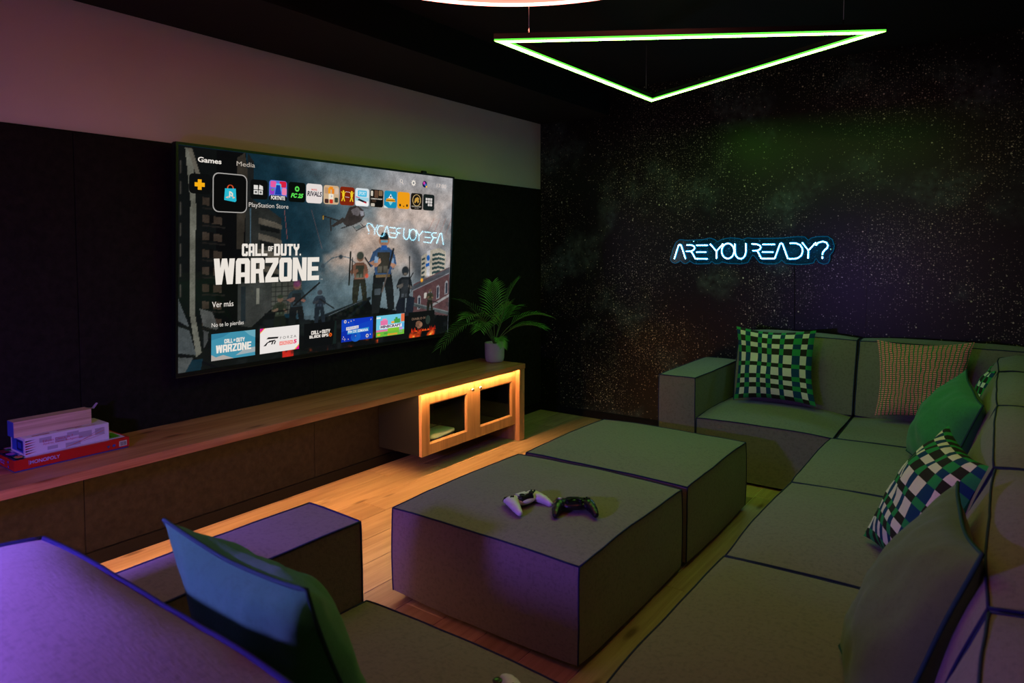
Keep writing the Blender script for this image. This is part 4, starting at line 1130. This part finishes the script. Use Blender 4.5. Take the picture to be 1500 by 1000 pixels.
bm = bmesh.new(); annulus(bm, RR - 0.040, RR, 0.0002, 0.012, 'oi'); obj('diffuser_side', bm, emit('ring_side_light', RED, P_RED * 0.2), rd)
for a in (0, 180, 270):
    hang(ring, RC[0] + (RR - .02) * math.cos(math.radians(a)), RC[1] + (RR - .02) * math.sin(math.radians(a)), RZ + 0.036)
SQ = [(0.25, -1.05), (1.35, -1.05), (1.35, 0.05), (0.25, 0.05)]
sqr = poly_lamp('square_lamp', SQ, 2.15, 0.045, 0.012, BLUE, P_BLUE, 'blue violet glowing square pendant lamp above the near end of the room')
for q in ((0.3, -1.0), (1.3, -1.0), (1.3, 0.0), (0.3, 0.0)): hang(sqr, q[0], q[1], 2.15 + 0.034)

gl = empty('globe_floor_lamp', (1.52, -0.13, 0.0), label='slim floor lamp with a blue glowing globe behind the near sofa', cat='floor lamp')
bm = bmesh.new(); lathe(bm, [(0, 0), (0.12, 0), (0.12, 0.012), (0.015, 0.02), (0, 0.02)], n=28); obj('base', bm, M_['housing'], gl)
bm = bmesh.new(); lathe(bm, [(0, 0.02), (0.009, 0.02), (0.009, 0.93), (0.03, 0.94), (0.03, 0.97), (0, 0.97)], n=14); obj('pole', bm, M_['housing'], gl)
bm = bmesh.new(); bmesh.ops.create_uvsphere(bm, u_segments=24, v_segments=16, radius=0.085); bmesh.ops.translate(bm, verts=bm.verts, vec=(0, 0, 1.045))
obj('globe', bm, emit('globe_light', (0.26, 0.12, 1.0), P_GLOBE), gl, smooth=True)
bm = bmesh.new(); lathe(bm, [(0.0, 0.122)] + [(0.122 * math.sin(math.radians(a)), 0.122 * math.cos(math.radians(a))) for a in range(12, 91, 13)] + [(0.119, -0.028), (0.112, -0.028), (0.1135, 0.0)] + [(0.114 * math.sin(math.radians(a)), 0.114 * math.cos(math.radians(a))) for a in range(88, 5, -13)] + [(0.0, 0.114)], (0, 0, 1.045), n=28); obj('light_blocker', bm, M_['housing'], gl)  # unseen shade added to block the globe's upward and far rays
wpn = empty('fill_light_panel', (1.9, YN + 0.03, 1.0), label='pinkish glowing light panel on the wall behind the viewer', cat='wall lamp')  # unseen fill panel added to brighten faces turned towards the viewer
boxobj('frame', (1.2, YN + 0.002, 0.73), (2.6, YN + 0.03, 1.27), M_['housing'], wpn, bev=0.004)
boxobj('diffuser', (1.22, YN + 0.0301, 0.75), (2.58, YN + 0.034, 1.25), emit('panel_light', (1.0, 0.55, 0.42), P_PANEL), wpn)

# ------------------------------------------------------------------ sectional sofa
ZT = 0.335
def feet(t, x0, x1, y0, y1, z=0.024):
    b = Vector(t.location)
    for x in (x0 + .07, x1 - .07):
        for y in (y0 + .07, y1 - .07):
            bm = bmesh.new(); lathe(bm, [(0, 0), (0.022, 0), (0.026, z + 0.006), (0, z + 0.006)], (x - b.x, y - b.y, 0), n=14)
            obj('foot', bm, M_['foot'], t)
def seat_block(t, x0, x1, y0, y1, seed, cr=0.022):
    g = 0.002
    o = soft_part('seat', t, (x0 + g, y0 + g, 0.024), (x1 - g, y1 - g, ZT - 0.006), (0.005, 0.001, cr * 1.7), 'tv', seed=seed, wr=0.0035, n=18)
    feet(t, x0, x1, y0, y1)
    return o
def ottoman(label, x0, x1, y0, y1, seed):
    t = empty('ottoman', ((x0 + x1) / 2, (y0 + y1) / 2, 0), label=label, cat='ottoman')
    s = soft_part('cushion_block', t, (x0, y0, 0.024), (x1, y1, 0.334), (0.012, 0.012, 0.034), 'tv', seed=seed, wr=0.004, n=18)
    feet(t, x0, x1, y0, y1)
    return t
ottoman('square taupe upholstered ottoman carrying the two controllers', 1.190, 1.984, 1.756, 2.566, 1)
ottoman('square taupe ottoman standing behind the one with the controllers', 1.208, 1.994, 2.602, 3.372, 2)

ZB = 0.752
def back_right(t, y0, y1, seed):
    def wp(v):
        k = (ZB - v.z) / (ZB - ZT)
        x = v.x
        if x < 3.12: x = x - 0.125 * max(0, min(1.1, k))
        return (x, v.y, v.z - 0.02 * max(0, (x - 3.05)) / 0.2)
    return soft_part('backrest', t, (3.0, y0 + .004, ZT + 0.016), (3.27, y1 - .004, ZB - 0.012), (0.042, 0.003, 0.046), 'tv', wp, seed, n=18)
def back_wall(t, x0, x1, seed, yf=4.335, yb=4.485):
    def wp(v):
        k = (ZB + .01 - v.z) / (ZB - ZT)
        y = v.y
        if y < (yf + yb) / 2: y = y - 0.115 * max(0, min(1.1, k))
        return (v.x, y, v.z)
    return soft_part('backrest', t, (x0 + .004, yf, ZT + 0.016), (x1 - .004, yb, ZB + 0.008), (0.003, 0.038, 0.022), 'tv', wp, seed, n=18)
def arm(t, x0, x1, y0, y1, seed, zt=0.556):
    return soft_part('armrest', t, (x0, y0, 0.024), (x1, y1, zt), (0.006, 0.006, 0.008), 'tv', seed=seed, wr=0.003, n=16)

def module(label, loc):
    return empty('sofa_module', loc, label=label, cat='sofa', group=None)
m = module('far left sofa section with the low square arm, against the star mural', (1.95, 4.1, 0))
arm(m, 1.382, 1.600, 3.722, 4.50, 11); seat_block(m, 1.605, 2.325, 3.727, 4.50, 12, 0.026); back_wall(m, 1.655, 2.330, 13)
m = module('corner sofa section where the two rows meet by the star mural', (2.8, 4.1, 0))
seat_block(m, 2.335, 3.27, 3.735, 4.50, 14, 0.02); back_wall(m, 2.338, 3.29, 15)
back_right(m, 3.735, 4.21, 16)
for k, (a, b_, lb) in enumerate(((2.930, 3.722, 'sofa section of the right row next to the corner section, under the plain green pillow'),
                                 (2.100, 2.924, 'middle sofa section of the right row, holding the curved checked pillow'),
                                 (1.264, 2.094, 'right row sofa section with the large dull olive green pillow'))):
    m = module(lb, (2.8, (a + b_) / 2, 0))
    seat_block(m, 2.312, 3.27, a, b_, 20 + k, 0.026); back_right(m, a, b_, 30 + k)
m = module('near corner sofa section at the bottom right of the view', (2.8, 0.9, 0))
seat_block(m, 2.318, 3.27, 0.22, 1.256, 41, 0.02); back_right(m, 0.60, 1.256, 42)
def back_near(t, x0, x1, seed, y0=0.235, y1=0.525):
    def wp(v):
        k = (ZB - v.z) / (ZB - ZT)
        y = v.y
        if y > (y0 + y1) / 2: y = y + 0.10 * max(0, min(1.1, k))
        return (v.x, y, v.z)
    return soft_part('backrest', t, (x0, y0, ZT + 0.016), (x1, y1, ZB - 0.03), (0.006, 0.018, 0.050), 'tv', wp, seed, pr=0.0062, n=20)
m2 = module('near left sofa section with arm and back seen from behind, lit violet', (1.85, 0.8, 0))
arm(m2, 1.385, 1.603, 0.24, 1.236, 51); seat_block(m2, 1.608, 2.306, 0.24, 1.252, 52, 0.026); back_near(m2, 1.47, 2.300, 53)
back_near(m, 2.322, 3.2, 54)

# ------------------------------------------------------------------ pillows
CW = [30, 36, 37, 55, 30, 38, 32, 57, 30, 63, 55, 40, 34]
RW = [20, 33, 45, 35, 48, 65, 30, 60, 32, 35, 33, 47, 30]
def pillow(name, corners, thick, label, cat='pillow', style='plain', nrm=None, seed=0, pinch=0.085, flip=False, sag=0.0):
    """corners: top-left, top-right, bottom-right, bottom-left of the face one sees; swells to both sides"""
    P = [Vector(c) for c in corners]
    ctr = sum(P, Vector()) / 4
    t = empty(name, ctr, label=label, cat=cat)
    N = (P[1] - P[0]).cross(P[3] - P[0]).normalized()
    if style == 'checker':
        us = [0.0]; tot = sum(CW)
        for c in CW: us += [us[-1] + c / tot / 2, us[-1] + c / tot]
        vs = [0.0]; tot = sum(RW)
        for c in RW: vs += [vs[-1] + c / tot / 2, vs[-1] + c / tot]
    else:
        us = [i / 32 for i in range(33)]; vs = us[:]
    us[-1] = vs[-1] = 1.0
    def pos(u, v, sd):
        a, b_ = 2 * u - 1, 2 * v - 1
        fa, fb = 1 - a * a, 1 - b_ * b_
        uu = 0.5 + a * (1 - pinch * 1.3 * fb) / 2; vv = 0.5 + b_ * (1 - pinch * 1.3 * fa) / 2
        p = P[0] * (1 - uu) * (1 - vv) + P[1] * uu * (1 - vv) + P[2] * uu * vv + P[3] * (1 - uu) * vv
        h = thick * (fa ** 0.55) * (fb ** 0.55) * 0.5
        q = Vector((u * 3.1, v * 3.1, seed * 2.3))
        h *= 1 + 0.16 * noise.noise(q * 1.3)
        edge = 1 - min(fa, fb)
        h += sd * 0.0 + noise.noise(Vector((u * 9 + v * 3, v * 5 - u * 2, seed + sd))) * 0.007 * (fa * fb) ** 0.3
        rip = math.sin((math.atan2(b_, a)) * 26 + seed) * 0.0035 * max(0, (a * a + b_ * b_ - 0.55)) * (fa * fb) ** .25
        p = p + N * (-sd) * (h + rip)
        p += noise.noise_vector(Vector((u * 2.2, v * 2.2, seed + 5))) * 0.006
        p.z -= sag * (1 - v) * (1 - a * a) * 0.5
        return p - ctr
    V_, F_, C_, UVs = [], [], [], []
    for sd in (1, -1):
        base = len(V_)
        for v in vs:
            for u in us: V_.append(pos(u, v, sd)); UVs.append((u, v))
        nu = len(us)
        for j in range(len(vs) - 1):
            for i in range(nu - 1):
                q = [base + j * nu + i, base + j * nu + i + 1, base + (j + 1) * nu + i + 1, base + (j + 1) * nu + i]
                if sd < 0: q.reverse()
                F_.append(tuple(q)); ci, rj = i // 2, j // 2
                if rj % 2 == 1: c = (0.82, 0.74, 0.64) if ci % 2 == 1 else (0.012, 0.055, 0.13)
                else: c = (0.030, 0.026, 0.022) if ci % 2 == 1 else (0.03, 0.30, 0.09)
                C_.append(c)
    me = bpy.data.meshes.new('cover'); me.from_pydata(V_, [], F_)
    if style == 'checker':
        at = me.color_attributes.new('Col', 'FLOAT_COLOR', 'CORNER'); d = []
        for c in C_: d += [*c, 1.0] * 4
        at.data.foreach_set('color', d); mt = M_['checker']
    else:
        uvl = me.uv_layers.new(name='UVMap')
        for lp in me.loops: uvl.data[lp.index].uv = UVs[lp.vertex_index]
        mt = M_['grid_cotton'] if style == 'grid' else M_['slate_pillow' if seed == 6 else 'plain_pillow']
    link('cover', me, mt, t, smooth=True)
    if style == 'plain':
        bm = bmesh.new(); n = 20; loop = []
        for k in range(n): loop.append(pos(k / n, 0, 1))
        for k in range(n): loop.append(pos(1, k / n, 1))
        for k in range(n): loop.append(pos(1 - k / n, 1, 1))
        for k in range(n): loop.append(pos(0, 1 - k / n, 1))
        tube(bm, loop, 0.0038, 6, closed=True)
        obj('piping', bm, M_['plain_piping'], t)
    return t
# pink cotton with green vertical and dark horizontal lines
gm = bpy.data.materials.new('lined_pink_cotton'); tt, nn, ll = nt(gm); bs = nn['Principled BSDF']; bs.inputs['Roughness'].default_value = 0.9; bs.inputs['Specular IOR Level'].default_value = 0.15
uvn = nn.new('ShaderNodeUVMap'); sp = nn.new('ShaderNodeSeparateXYZ'); ll.new(uvn.outputs[0], sp.inputs[0])
wn = nn.new('ShaderNodeTexNoise'); wn.inputs['Scale'].default_value = 7; ll.new(uvn.outputs[0], wn.inputs['Vector'])
def stripes(src, freq, wid, wob):
    a = nn.new('ShaderNodeMath'); a.operation = 'MULTIPLY_ADD'; a.inputs[1].default_value = wob; ll.new(wn.outputs['Fac'], a.inputs[0]); ll.new(src, a.inputs[2])
    b_ = nn.new('ShaderNodeMath'); b_.operation = 'MULTIPLY'; b_.inputs[1].default_value = freq; ll.new(a.outputs[0], b_.inputs[0])
    c = nn.new('ShaderNodeMath'); c.operation = 'FRACT'; ll.new(b_.outputs[0], c.inputs[0])
    d = nn.new('ShaderNodeMath'); d.operation = 'LESS_THAN'; d.inputs[1].default_value = wid; ll.new(c.outputs[0], d.inputs[0])
    return d.outputs[0]
hs_ = stripes(sp.outputs[1], 37, 0.30, 0.02); vs_ = stripes(sp.outputs[0], 21, 0.27, 0.05)
m1 = nn.new('ShaderNodeMix'); m1.data_type = 'RGBA'; m1.inputs[6].default_value = (0.98, 0.34, 0.31, 1); m1.inputs[7].default_value = (0.05, 0.035, 0.05, 1); ll.new(hs_, m1.inputs[0])
m2_ = nn.new('ShaderNodeMix'); m2_.data_type = 'RGBA'; m2_.inputs[7].default_value = (0.02, 0.25, 0.07, 1); ll.new(vs_, m2_.inputs[0]); ll.new(m1.outputs[2], m2_.inputs[6]); ll.new(m2_.outputs[2], bs.inputs['Base Color'])
M_['grid_cotton'] = gm

pillow('throw_pillow', [(1.682, 4.19, 0.815), (2.14, 4.19, 0.820), (2.165, 4.09, 0.405), (1.700, 4.09, 0.385)], 0.11, 'checked black, white, green and navy pillow beside the far arm', style='checker', seed=1)
pillow('throw_pillow', [(2.445, 4.20, 0.790), (2.892, 4.20, 0.812), (2.86, 4.10, 0.40), (2.455, 4.10, 0.392)], 0.11, 'pink pillow with fine green and dark lines in the far corner', style='grid', seed=2)
pillow('throw_pillow', [(2.975, 4.16, 0.72), (2.985, 3.78, 0.74), (2.90, 3.76, 0.38), (2.89, 4.14, 0.37)], 0.10, 'checked pillow mostly hidden behind the plain green pillow in the corner', style='checker', seed=3)
pillow('throw_pillow', [(2.885, 3.45, 0.785), (2.955, 2.98, 0.725), (2.83, 2.93, 0.375), (2.67, 3.48, 0.39)], 0.22, 'plain bright green pillow on the right row near the corner', seed=4)
pillow('throw_pillow', [(2.875, 2.60, 0.72), (2.985, 2.15, 0.725), (2.84, 2.02, 0.375), (2.665, 2.36, 0.39)], 0.18, 'checked pillow leaning between the two plain green pillows on the right', style='checker', seed=5)
pillow('throw_pillow', [(2.935, 1.80, 0.775), (2.982, 1.36, 0.79), (2.84, 1.20, 0.39), (2.72, 1.66, 0.39)], 0.17, 'large dull olive green pillow in the right foreground', seed=6)
pillow('throw_pillow', [(1.775, 0.62, 0.80), (2.195, 0.61, 0.805), (2.17, 0.80, 0.385), (1.80, 0.80, 0.385)], 0.19, 'teal blue pillow at lower left with a pointed corner standing up', seed=7, pinch=0.10)

# ------------------------------------------------------------------ potted palm
pc = (0.185, 3.705)
plant = empty('potted_palm', (pc[0], pc[1], 0.5155), label='small potted palm with arching fronds on the right end of the bench', cat='plant')
bm = bmesh.new()
lathe(bm, [(0, 0), (0.052, 0), (0.060, 0.006), (0.066, 0.03), (0.068, 0.128), (0.067, 0.132), (0.063, 0.130), (0.060, 0.11), (0, 0.108)], n=40)
obj('pot', bm, M_['pot'], plant, smooth=True)
bm = bmesh.new(); lathe(bm, [(0, 0.118), (0.03, 0.119), (0.0605, 0.112)], n=24)
obj('soil', bm, M_['soil'], plant)
pb = Vector(plant.location)
root = Vector((pc[0], pc[1], 0.63))
FR = [((0.30, 3.813, 1.069), .30), ((0.10, 3.79, 1.045), .24), ((0.09, 3.452, 0.946), .30), ((0.10, 3.26, 0.67), .62), ((0.45, 3.97, 0.821), .42),
      ((0.50, 3.82, 0.76), .38), ((0.335, 3.592, 0.650), .55), ((0.15, 4.017, 0.874), .40), ((0.25, 3.324, 0.850), .45), ((0.32, 3.378, 0.78), .50), ((0.30, 3.71, 0.92), .30)]
for i, (tip, arch) in enumerate(FR):
    tip = Vector(tip); d = tip - root
    mid = root + d * 0.42 + Vector((0, 0, d.length * arch))
    n = 16
    def B(t): return root * (1 - t) ** 2 + mid * 2 * t * (1 - t) + tip * t * t
    bm = bmesh.new()
    tube(bm, [B(k / 12) - pb for k in range(13)], [0.0034 * (1 - 0.75 * k / 12) for k in range(13)], 5, mi=0)
    stem = obj('frond_stem', bm, M_['stem'], plant)
    bm = bmesh.new()
    for k in range(n):
        t = 0.34 + 0.66 * k / (n - 1)
        p = B(t); tan = (B(min(1, t + .02)) - B(t - .02)).normalized()
        side = tan.cross(Vector((0, 0, 1)))
        if side.length < .1: side = Vector((1, 0, 0))
        side.normalize(); up = side.cross(tan).normalized()
        ln = 0.125 * (0.45 + 0.85 * math.sin(min(1, (1.08 - t) * 1.6) * PI / 2)) * min(1.0, d.length / 0.36)
        for sd in (-1, 1):
            ln2 = ln * random.uniform(.85, 1.1)
            dr = (side * sd * 0.80 + tan * (0.55 + .5 * t) + up * 0.22).normalized()
            q0 = p; wv = tan.cross(dr).cross(dr).normalized() * 0.0032
            q1 = p + dr * ln2 * .5 + Vector((0, 0, -0.004)); q2 = p + dr * ln2 + Vector((0, 0, -0.20 * ln2 - random.uniform(0, .008)))
            if min(q1.x, q2.x) < 0.02: q1.x = max(q1.x, .02); q2.x = max(q2.x, .022)
            nn_ = dr.cross(wv).normalized() * 0.001
            a, b_, c, e, f, g = [bm.verts.new(v - pb) for v in (q0 + wv * .4, q0 - wv * .4, q1 + wv, q1 - wv, q2, q1 + nn_)]
            bm.faces.new((a, c, g)); bm.faces.new((a, g, b_)); bm.faces.new((b_, g, e)); bm.faces.new((c, f, g)); bm.faces.new((g, f, e))
    obj('leaflets', bm, M_['leaf'], stem)['kind'] = 'stuff'

# ------------------------------------------------------------------ board games stacked on the bench
def flat_on(name, F, parent, origin, xdir, ydir, m='print', off=0.0006):
    xd, yd = Vector(xdir), Vector(ydir); nd = xd.cross(yd).normalized()
    Mx = Matrix((( xd.x, yd.x, nd.x * .0001, origin[0]), (xd.y, yd.y, nd.y * .0001, origin[1]), (xd.z, yd.z, nd.z * .0001, origin[2]), (0, 0, 0, 1)))
    Mx.translation += nd * off - parent.location
    return F.build(name, M_[m], parent, Mx)
rb = empty('board_game_box', (0.13, 1.07, 0.5155), label='flat red board game box at the bottom of the stack on the bench', cat='game box')
X0, X1, Y0, Y1, Z0 = 0.022, 0.238, 0.883, 1.268, 0.5155
boxobj('tray', (X0 + .003, Y0 + .003, Z0), (X1 - .003, Y1 - .003, Z0 + .012), mat('blue_tray_card', (0.03, 0.05, 0.22), 0.4), rb)
boxobj('lid', (X0, Y0, Z0 + .005), (X1, Y1, Z0 + .042), M_['red_card'], rb, bev=0.001)
F = Flat()
F.text('MONOPOLY', .125, .38, .37, .74, (176, 170, 214), 1, bold=.02); F.rect(.115, .30, .119, .8, (150, 140, 190), 1)
F.rect(.90, .16, .975, .72, (206, 206, 176), 1)
for k in range(9): F.rect(.912 + .0065 * k, .22, .912 + .0065 * k + random.choice([.002, .0035]), .62, (30, 40, 40), 2)
F.poly([(.78, .5), (.80, .2), (.82, .5)], (60, 70, 110), 1); F.disc(.85, .4, .016, .14, (50, 74, 150), 1)
flat_on('side_print', F, rb, (X1, Y0, Z0 + .005), (0, Y1 - Y0, 0), (0, 0, .037))
F = Flat()
F.text('MONOPOLY', .12, .3, .62, .7, (120, 130, 220), 1, bold=.02); F.poly([(.72, .75), (.80, .75), (.76, .4)], (60, 80, 190), 1); F.disc(.77, .25, .03, .1, (60, 80, 190), 1)
flat_on('end_lettering', F, rb, (X0, Y0, Z0 + .005), (X1 - X0, 0, 0), (0, 0, .037))
F = Flat()
for a in ((.02, .03, .98, .97, (214, 196, 214)), (.0, .0, .09, 1, (60, 40, 90)),): F.rect(*a, 0)
for x_, y_, w_, h_, c in ((.03, .1, .08, .2, (40, 120, 80)), (.03, .35, .1, .25, (40, 60, 150)), (.02, .65, .07, .25, (150, 40, 60)), (.12, .08, .10, .06, (206, 206, 220)), (.14, .2, .3, .10, (190, 200, 214)), (.30, .55, .3, .12, (206, 30, 50))):
    F.rect(x_, y_, x_ + w_, y_ + h_, c, 1)
F.rrect(.18, .12, .42, .46, .05, (226, 30, 56), 2, .8); F.rrect(.24, .2, .36, .38, .03, (150, 36, 52), 3, .8)
F.rrect(.72, .12, .96, .52, .05, (84, 170, 40), 2, .8); F.rrect(.78, .22, .90, .42, .03, (40, 84, 30), 3, .8)
F.poly([(.45, .1), (.53, .1), (.66, .6), (.56, .6)], (140, 168, 120), 2); F.disc(.07, .2, .03, .09, (232, 140, 50), 3); F.disc(.06, .5, .035, .08, (214, 120, 190), 3); F.disc(.10, .8, .03, .08, (70, 170, 90), 3)
flat_on('lid_print', F, rb, (X1 - .002, Y0 + .002, Z0 + .042), (0, Y1 - Y0 - .004, 0), (-(X1 - X0 - .004), 0, 0))
wbx = empty('board_game_box', (0.15, 1.065, 0.5585), label='white games box with red lettering, middle of the stack on the bench', cat='game box')
X0, X1, Y0, Y1, Z0, Z1 = 0.085, 0.214, 0.925, 1.205, 0.5588, 0.622
boxobj('carton', (X0, Y0, Z0), (X1, Y1, Z1), M_['white_card'], wbx, bev=0.0012)
F = Flat()
for x_, y_, w_, h_ in ((.16, .62, .14, .26), (.34, .45, .14, .3), (.48, .64, .14, .26), (.62, .42, .16, .36), (.46, .06, .18, .24), (.25, .12, .12, .2), (.82, .4, .12, .4)):
    F.rect(x_, y_, x_ + w_, y_ + h_, (176, 166, 176), 1)
for k in range(6): F.poly([(.005, .08 + .14 * k), (.005, .16 + .14 * k), (.13 - .01 * (k % 2), .17 + .14 * k)], (46, 24, 34) if k % 2 else (176, 32, 44), 2)
F.text('Edición Clásica de 7', .20, .60, .55, .74, (190, 52, 66), 3); F.text('Ajedrez, Damas, Backgammon', .20, .42, .66, .56, (190, 52, 66), 3)
F.line((.46, .04), (.94, .62), .016, (206, 110, 60), 3); F.line((.52, .12), (.94, .40), .014, (170, 60, 60), 3); F.line((.62, .2), (.92, .8), .012, (176, 120, 130), 3)
flat_on('front_print', F, wbx, (X1, Y0, Z0), (0, Y1 - Y0, 0), (0, 0, Z1 - Z0))
F = Flat(); F.rect(.1, .15, .9, .85, (60, 96, 190), 1); F.rect(.45, .25, .85, .8, (24, 36, 96), 2); F.rect(.52, .35, .78, .7, (50, 80, 170), 3)  # blue light on the end face painted in, with its cut-out
flat_on('blue_lit_end', F, wbx, (X0, Y0, Z0), (X1 - X0, 0, 0), (0, 0, Z1 - Z0))
F = Flat()
for x_, y_, w_, h_, c in ((.1, .1, .2, .08, (150, 50, 60)), (.4, .2, .3, .06, (176, 60, 70)), (.15, .3, .12, .1, (110, 40, 44)), (.6, .1, .25, .05, (190, 90, 90))): F.rect(x_, y_, x_ + w_, y_ + h_, c, 1)
flat_on('top_print', F, wbx, (X1, Y0, Z1), (0, Y1 - Y0, 0), (-(X1 - X0), 0, 0))
wd = empty('wooden_block_game_box', (0.15, 1.04, 0.6226), label='long wood grain game box with an open flap, topmost of the stack', cat='game box')
X0, X1, Y0, Y1, Z0, Z1 = 0.118, 0.176, 0.906, 1.160, 0.6228, 0.679
boxobj('carton', (X0, Y0, Z0), (X1, Y1, Z1), M_['wood_print'], wd, bev=0.001)
boxobj('end_label', (X0 + .001, Y0 - .0008, Z0 + .001), (X1 - .001, Y0 - .0001, Z1 - .001), M_['blue_card'], wd)
bm = bmesh.new(); b = Vector(wd.location)
q = [Vector(p) - b for p in ((0.120, 1.1602, 0.677), (0.150, 1.1602, 0.677), (0.146, 1.182, 0.672), (0.124, 1.182, 0.672), (0.143, 1.198, 0.690), (0.127, 1.198, 0.690))]
vv = [bm.verts.new(p) for p in q]; bm.faces.new((vv[0], vv[1], vv[2], vv[3])); bm.faces.new((vv[3], vv[2], vv[4], vv[5]))
bmesh.ops.solidify(bm, geom=bm.faces[:], thickness=0.0012)
obj('flap', bm, M_['white_card'], wd)

# ------------------------------------------------------------------ controllers
def ctrl_mesh(name):
    """shell of a two-handled pad: capsules and a slab fused by a voxel remesh"""
    bm = bmesh.new()
    def ellipsoid(c, r, rot=None):
        g = bmesh.ops.create_uvsphere(bm, u_segments=20, v_segments=12, radius=1.0)
        M4 = Matrix.Translation(c) @ (rot if rot is not None else Matrix.Identity(4)) @ Matrix.Diagonal((*r, 1))
        bmesh.ops.transform(bm, matrix=M4, verts=g['verts'])
    ellipsoid((0, 0.018, 0.030), (0.066, 0.030, 0.020)); ellipsoid((0, 0.004, 0.029), (0.052, 0.030, 0.016))
    for s in (-1, 1):
        pts = [((s * .050, .022, .030), (.027, .027, .020)), ((s * .056, .006, .030), (.025, .026, .021)), ((s * .063, -.012, .028), (.0215, .024, .020)), ((s * .069, -.030, .024), (.0185, .022, .018)), ((s * .073, -.047, .019), (.0150, .018, .0150)), ((s * .075, -.058, .0155), (.0125, .014, .0125))]
        for c, r in pts: ellipsoid(c, r)
        ellipsoid((s * .052, .045, .026), (.020, .012, .012))
    me = bpy.data.meshes.new(name); bm.to_mesh(me); bm.free()
    o = bpy.data.objects.new('t', me); col.objects.link(o)
    r = o.modifiers.new('r', 'REMESH'); r.mode = 'VOXEL'; r.voxel_size = 0.003
    s = o.modifiers.new('s', 'SMOOTH'); s.iterations = 6; s.factor = 0.6
    dg = bpy.context.evaluated_depsgraph_get()
    out = bpy.data.meshes.new_from_object(o.evaluated_get(dg)); out.name = name
    bpy.data.objects.remove(o); bpy.data.meshes.remove(me)
    return out
cm = ctrl_mesh('shell')
def controller(label, loc, rz, shell_m, inner_m, pad_m, tilt=(0, 0)):
    t = empty('game_controller', loc, rz, label=label, cat='controller')
    t.rotation_euler = (tilt[0], tilt[1], rz); t.scale = (0.93, 0.93, 0.93)
    me = cm.copy(); me.materials.clear()
    link('shell', me, M_[shell_m], t, smooth=True)
    bm = bmesh.new()
    poly = [(-.028, -.018), (.028, -.018), (.036, -.006), (.030, .028), (-.030, .028), (-.036, -.006)]
    prism(bm, poly, 0.030, 0.0475); bmesh.ops.bevel(bm, geom=[e for e in bm.edges if e.verts[0].co.z > .04 and e.verts[1].co.z > .04], offset=.003, segments=2, affect='EDGES')
    bmesh.ops.recalc_face_normals(bm, faces=bm.faces)
    obj('centre_panel', bm, M_[inner_m], t)
    bm = bmesh.new(); box(bm, (-.024, .006, .0475), (.024, .034, .0505), bev=.002); obj('touchpad', bm, M_[pad_m], t)
    for s in (-1, 1):
        bm = bmesh.new(); lathe(bm, [(.0075, .042), (.0055, .050), (.0055, .0545), (.0105, .056), (.0112, .0585), (.0100, .0600), (.006, .0590), (0, .0588)], (s * .024, -.010, 0), n=18)
        obj('thumbstick', bm, M_['black_plastic'], t, smooth=True)
        # trigger
        bm = bmesh.new(); box(bm, (s * .052 - .013, .046, .016), (s * .052 + .013, .062, .032), bev=.004); obj('trigger', bm, M_['black_plastic'], t)
        bm = bmesh.new(); box(bm, (s * .052 - .015, .040, .034), (s * .052 + .015, .053, .041), bev=.003); obj('bumper', bm, M_['black_plastic'], t)
    bm = bmesh.new()
    for lo, hi in (((-.0605, .0135, .046), (-.0435, .0185, .0525)), ((-.0545, .0075, .046), (-.0495, .0245, .0525))): box(bm, lo, hi, bev=.001)
    obj('directional_pad', bm, M_['black_plastic' if inner_m == 'black_plastic' else 'white_plastic'], t)
    for dx, dy in ((.009, 0), (-.009, 0), (0, .009), (0, -.009)):
        bm = bmesh.new(); lathe(bm, [(.0038, .045), (.0038, .0515), (.003, .0525), (0, .0527)], (.052 + dx, .016 + dy, 0), n=12)
        obj('button', bm, M_['black_plastic'], t)
    return t
controller('white game controller with black centre on the near ottoman', (1.622, 1.995, 0.3590), math.radians(74), 'white_plastic', 'black_plastic', 'white_plastic')
controller('black game controller on the near ottoman beside the white one', (1.790, 2.055, 0.3590), math.radians(37), 'black_plastic', 'dark_gloss', 'black_plastic')
controller('white controller on the near sofa seat, cut by the bottom edge', (2.182, 1.062, 0.356), math.radians(-110), 'white_plastic', 'black_plastic', 'white_plastic')
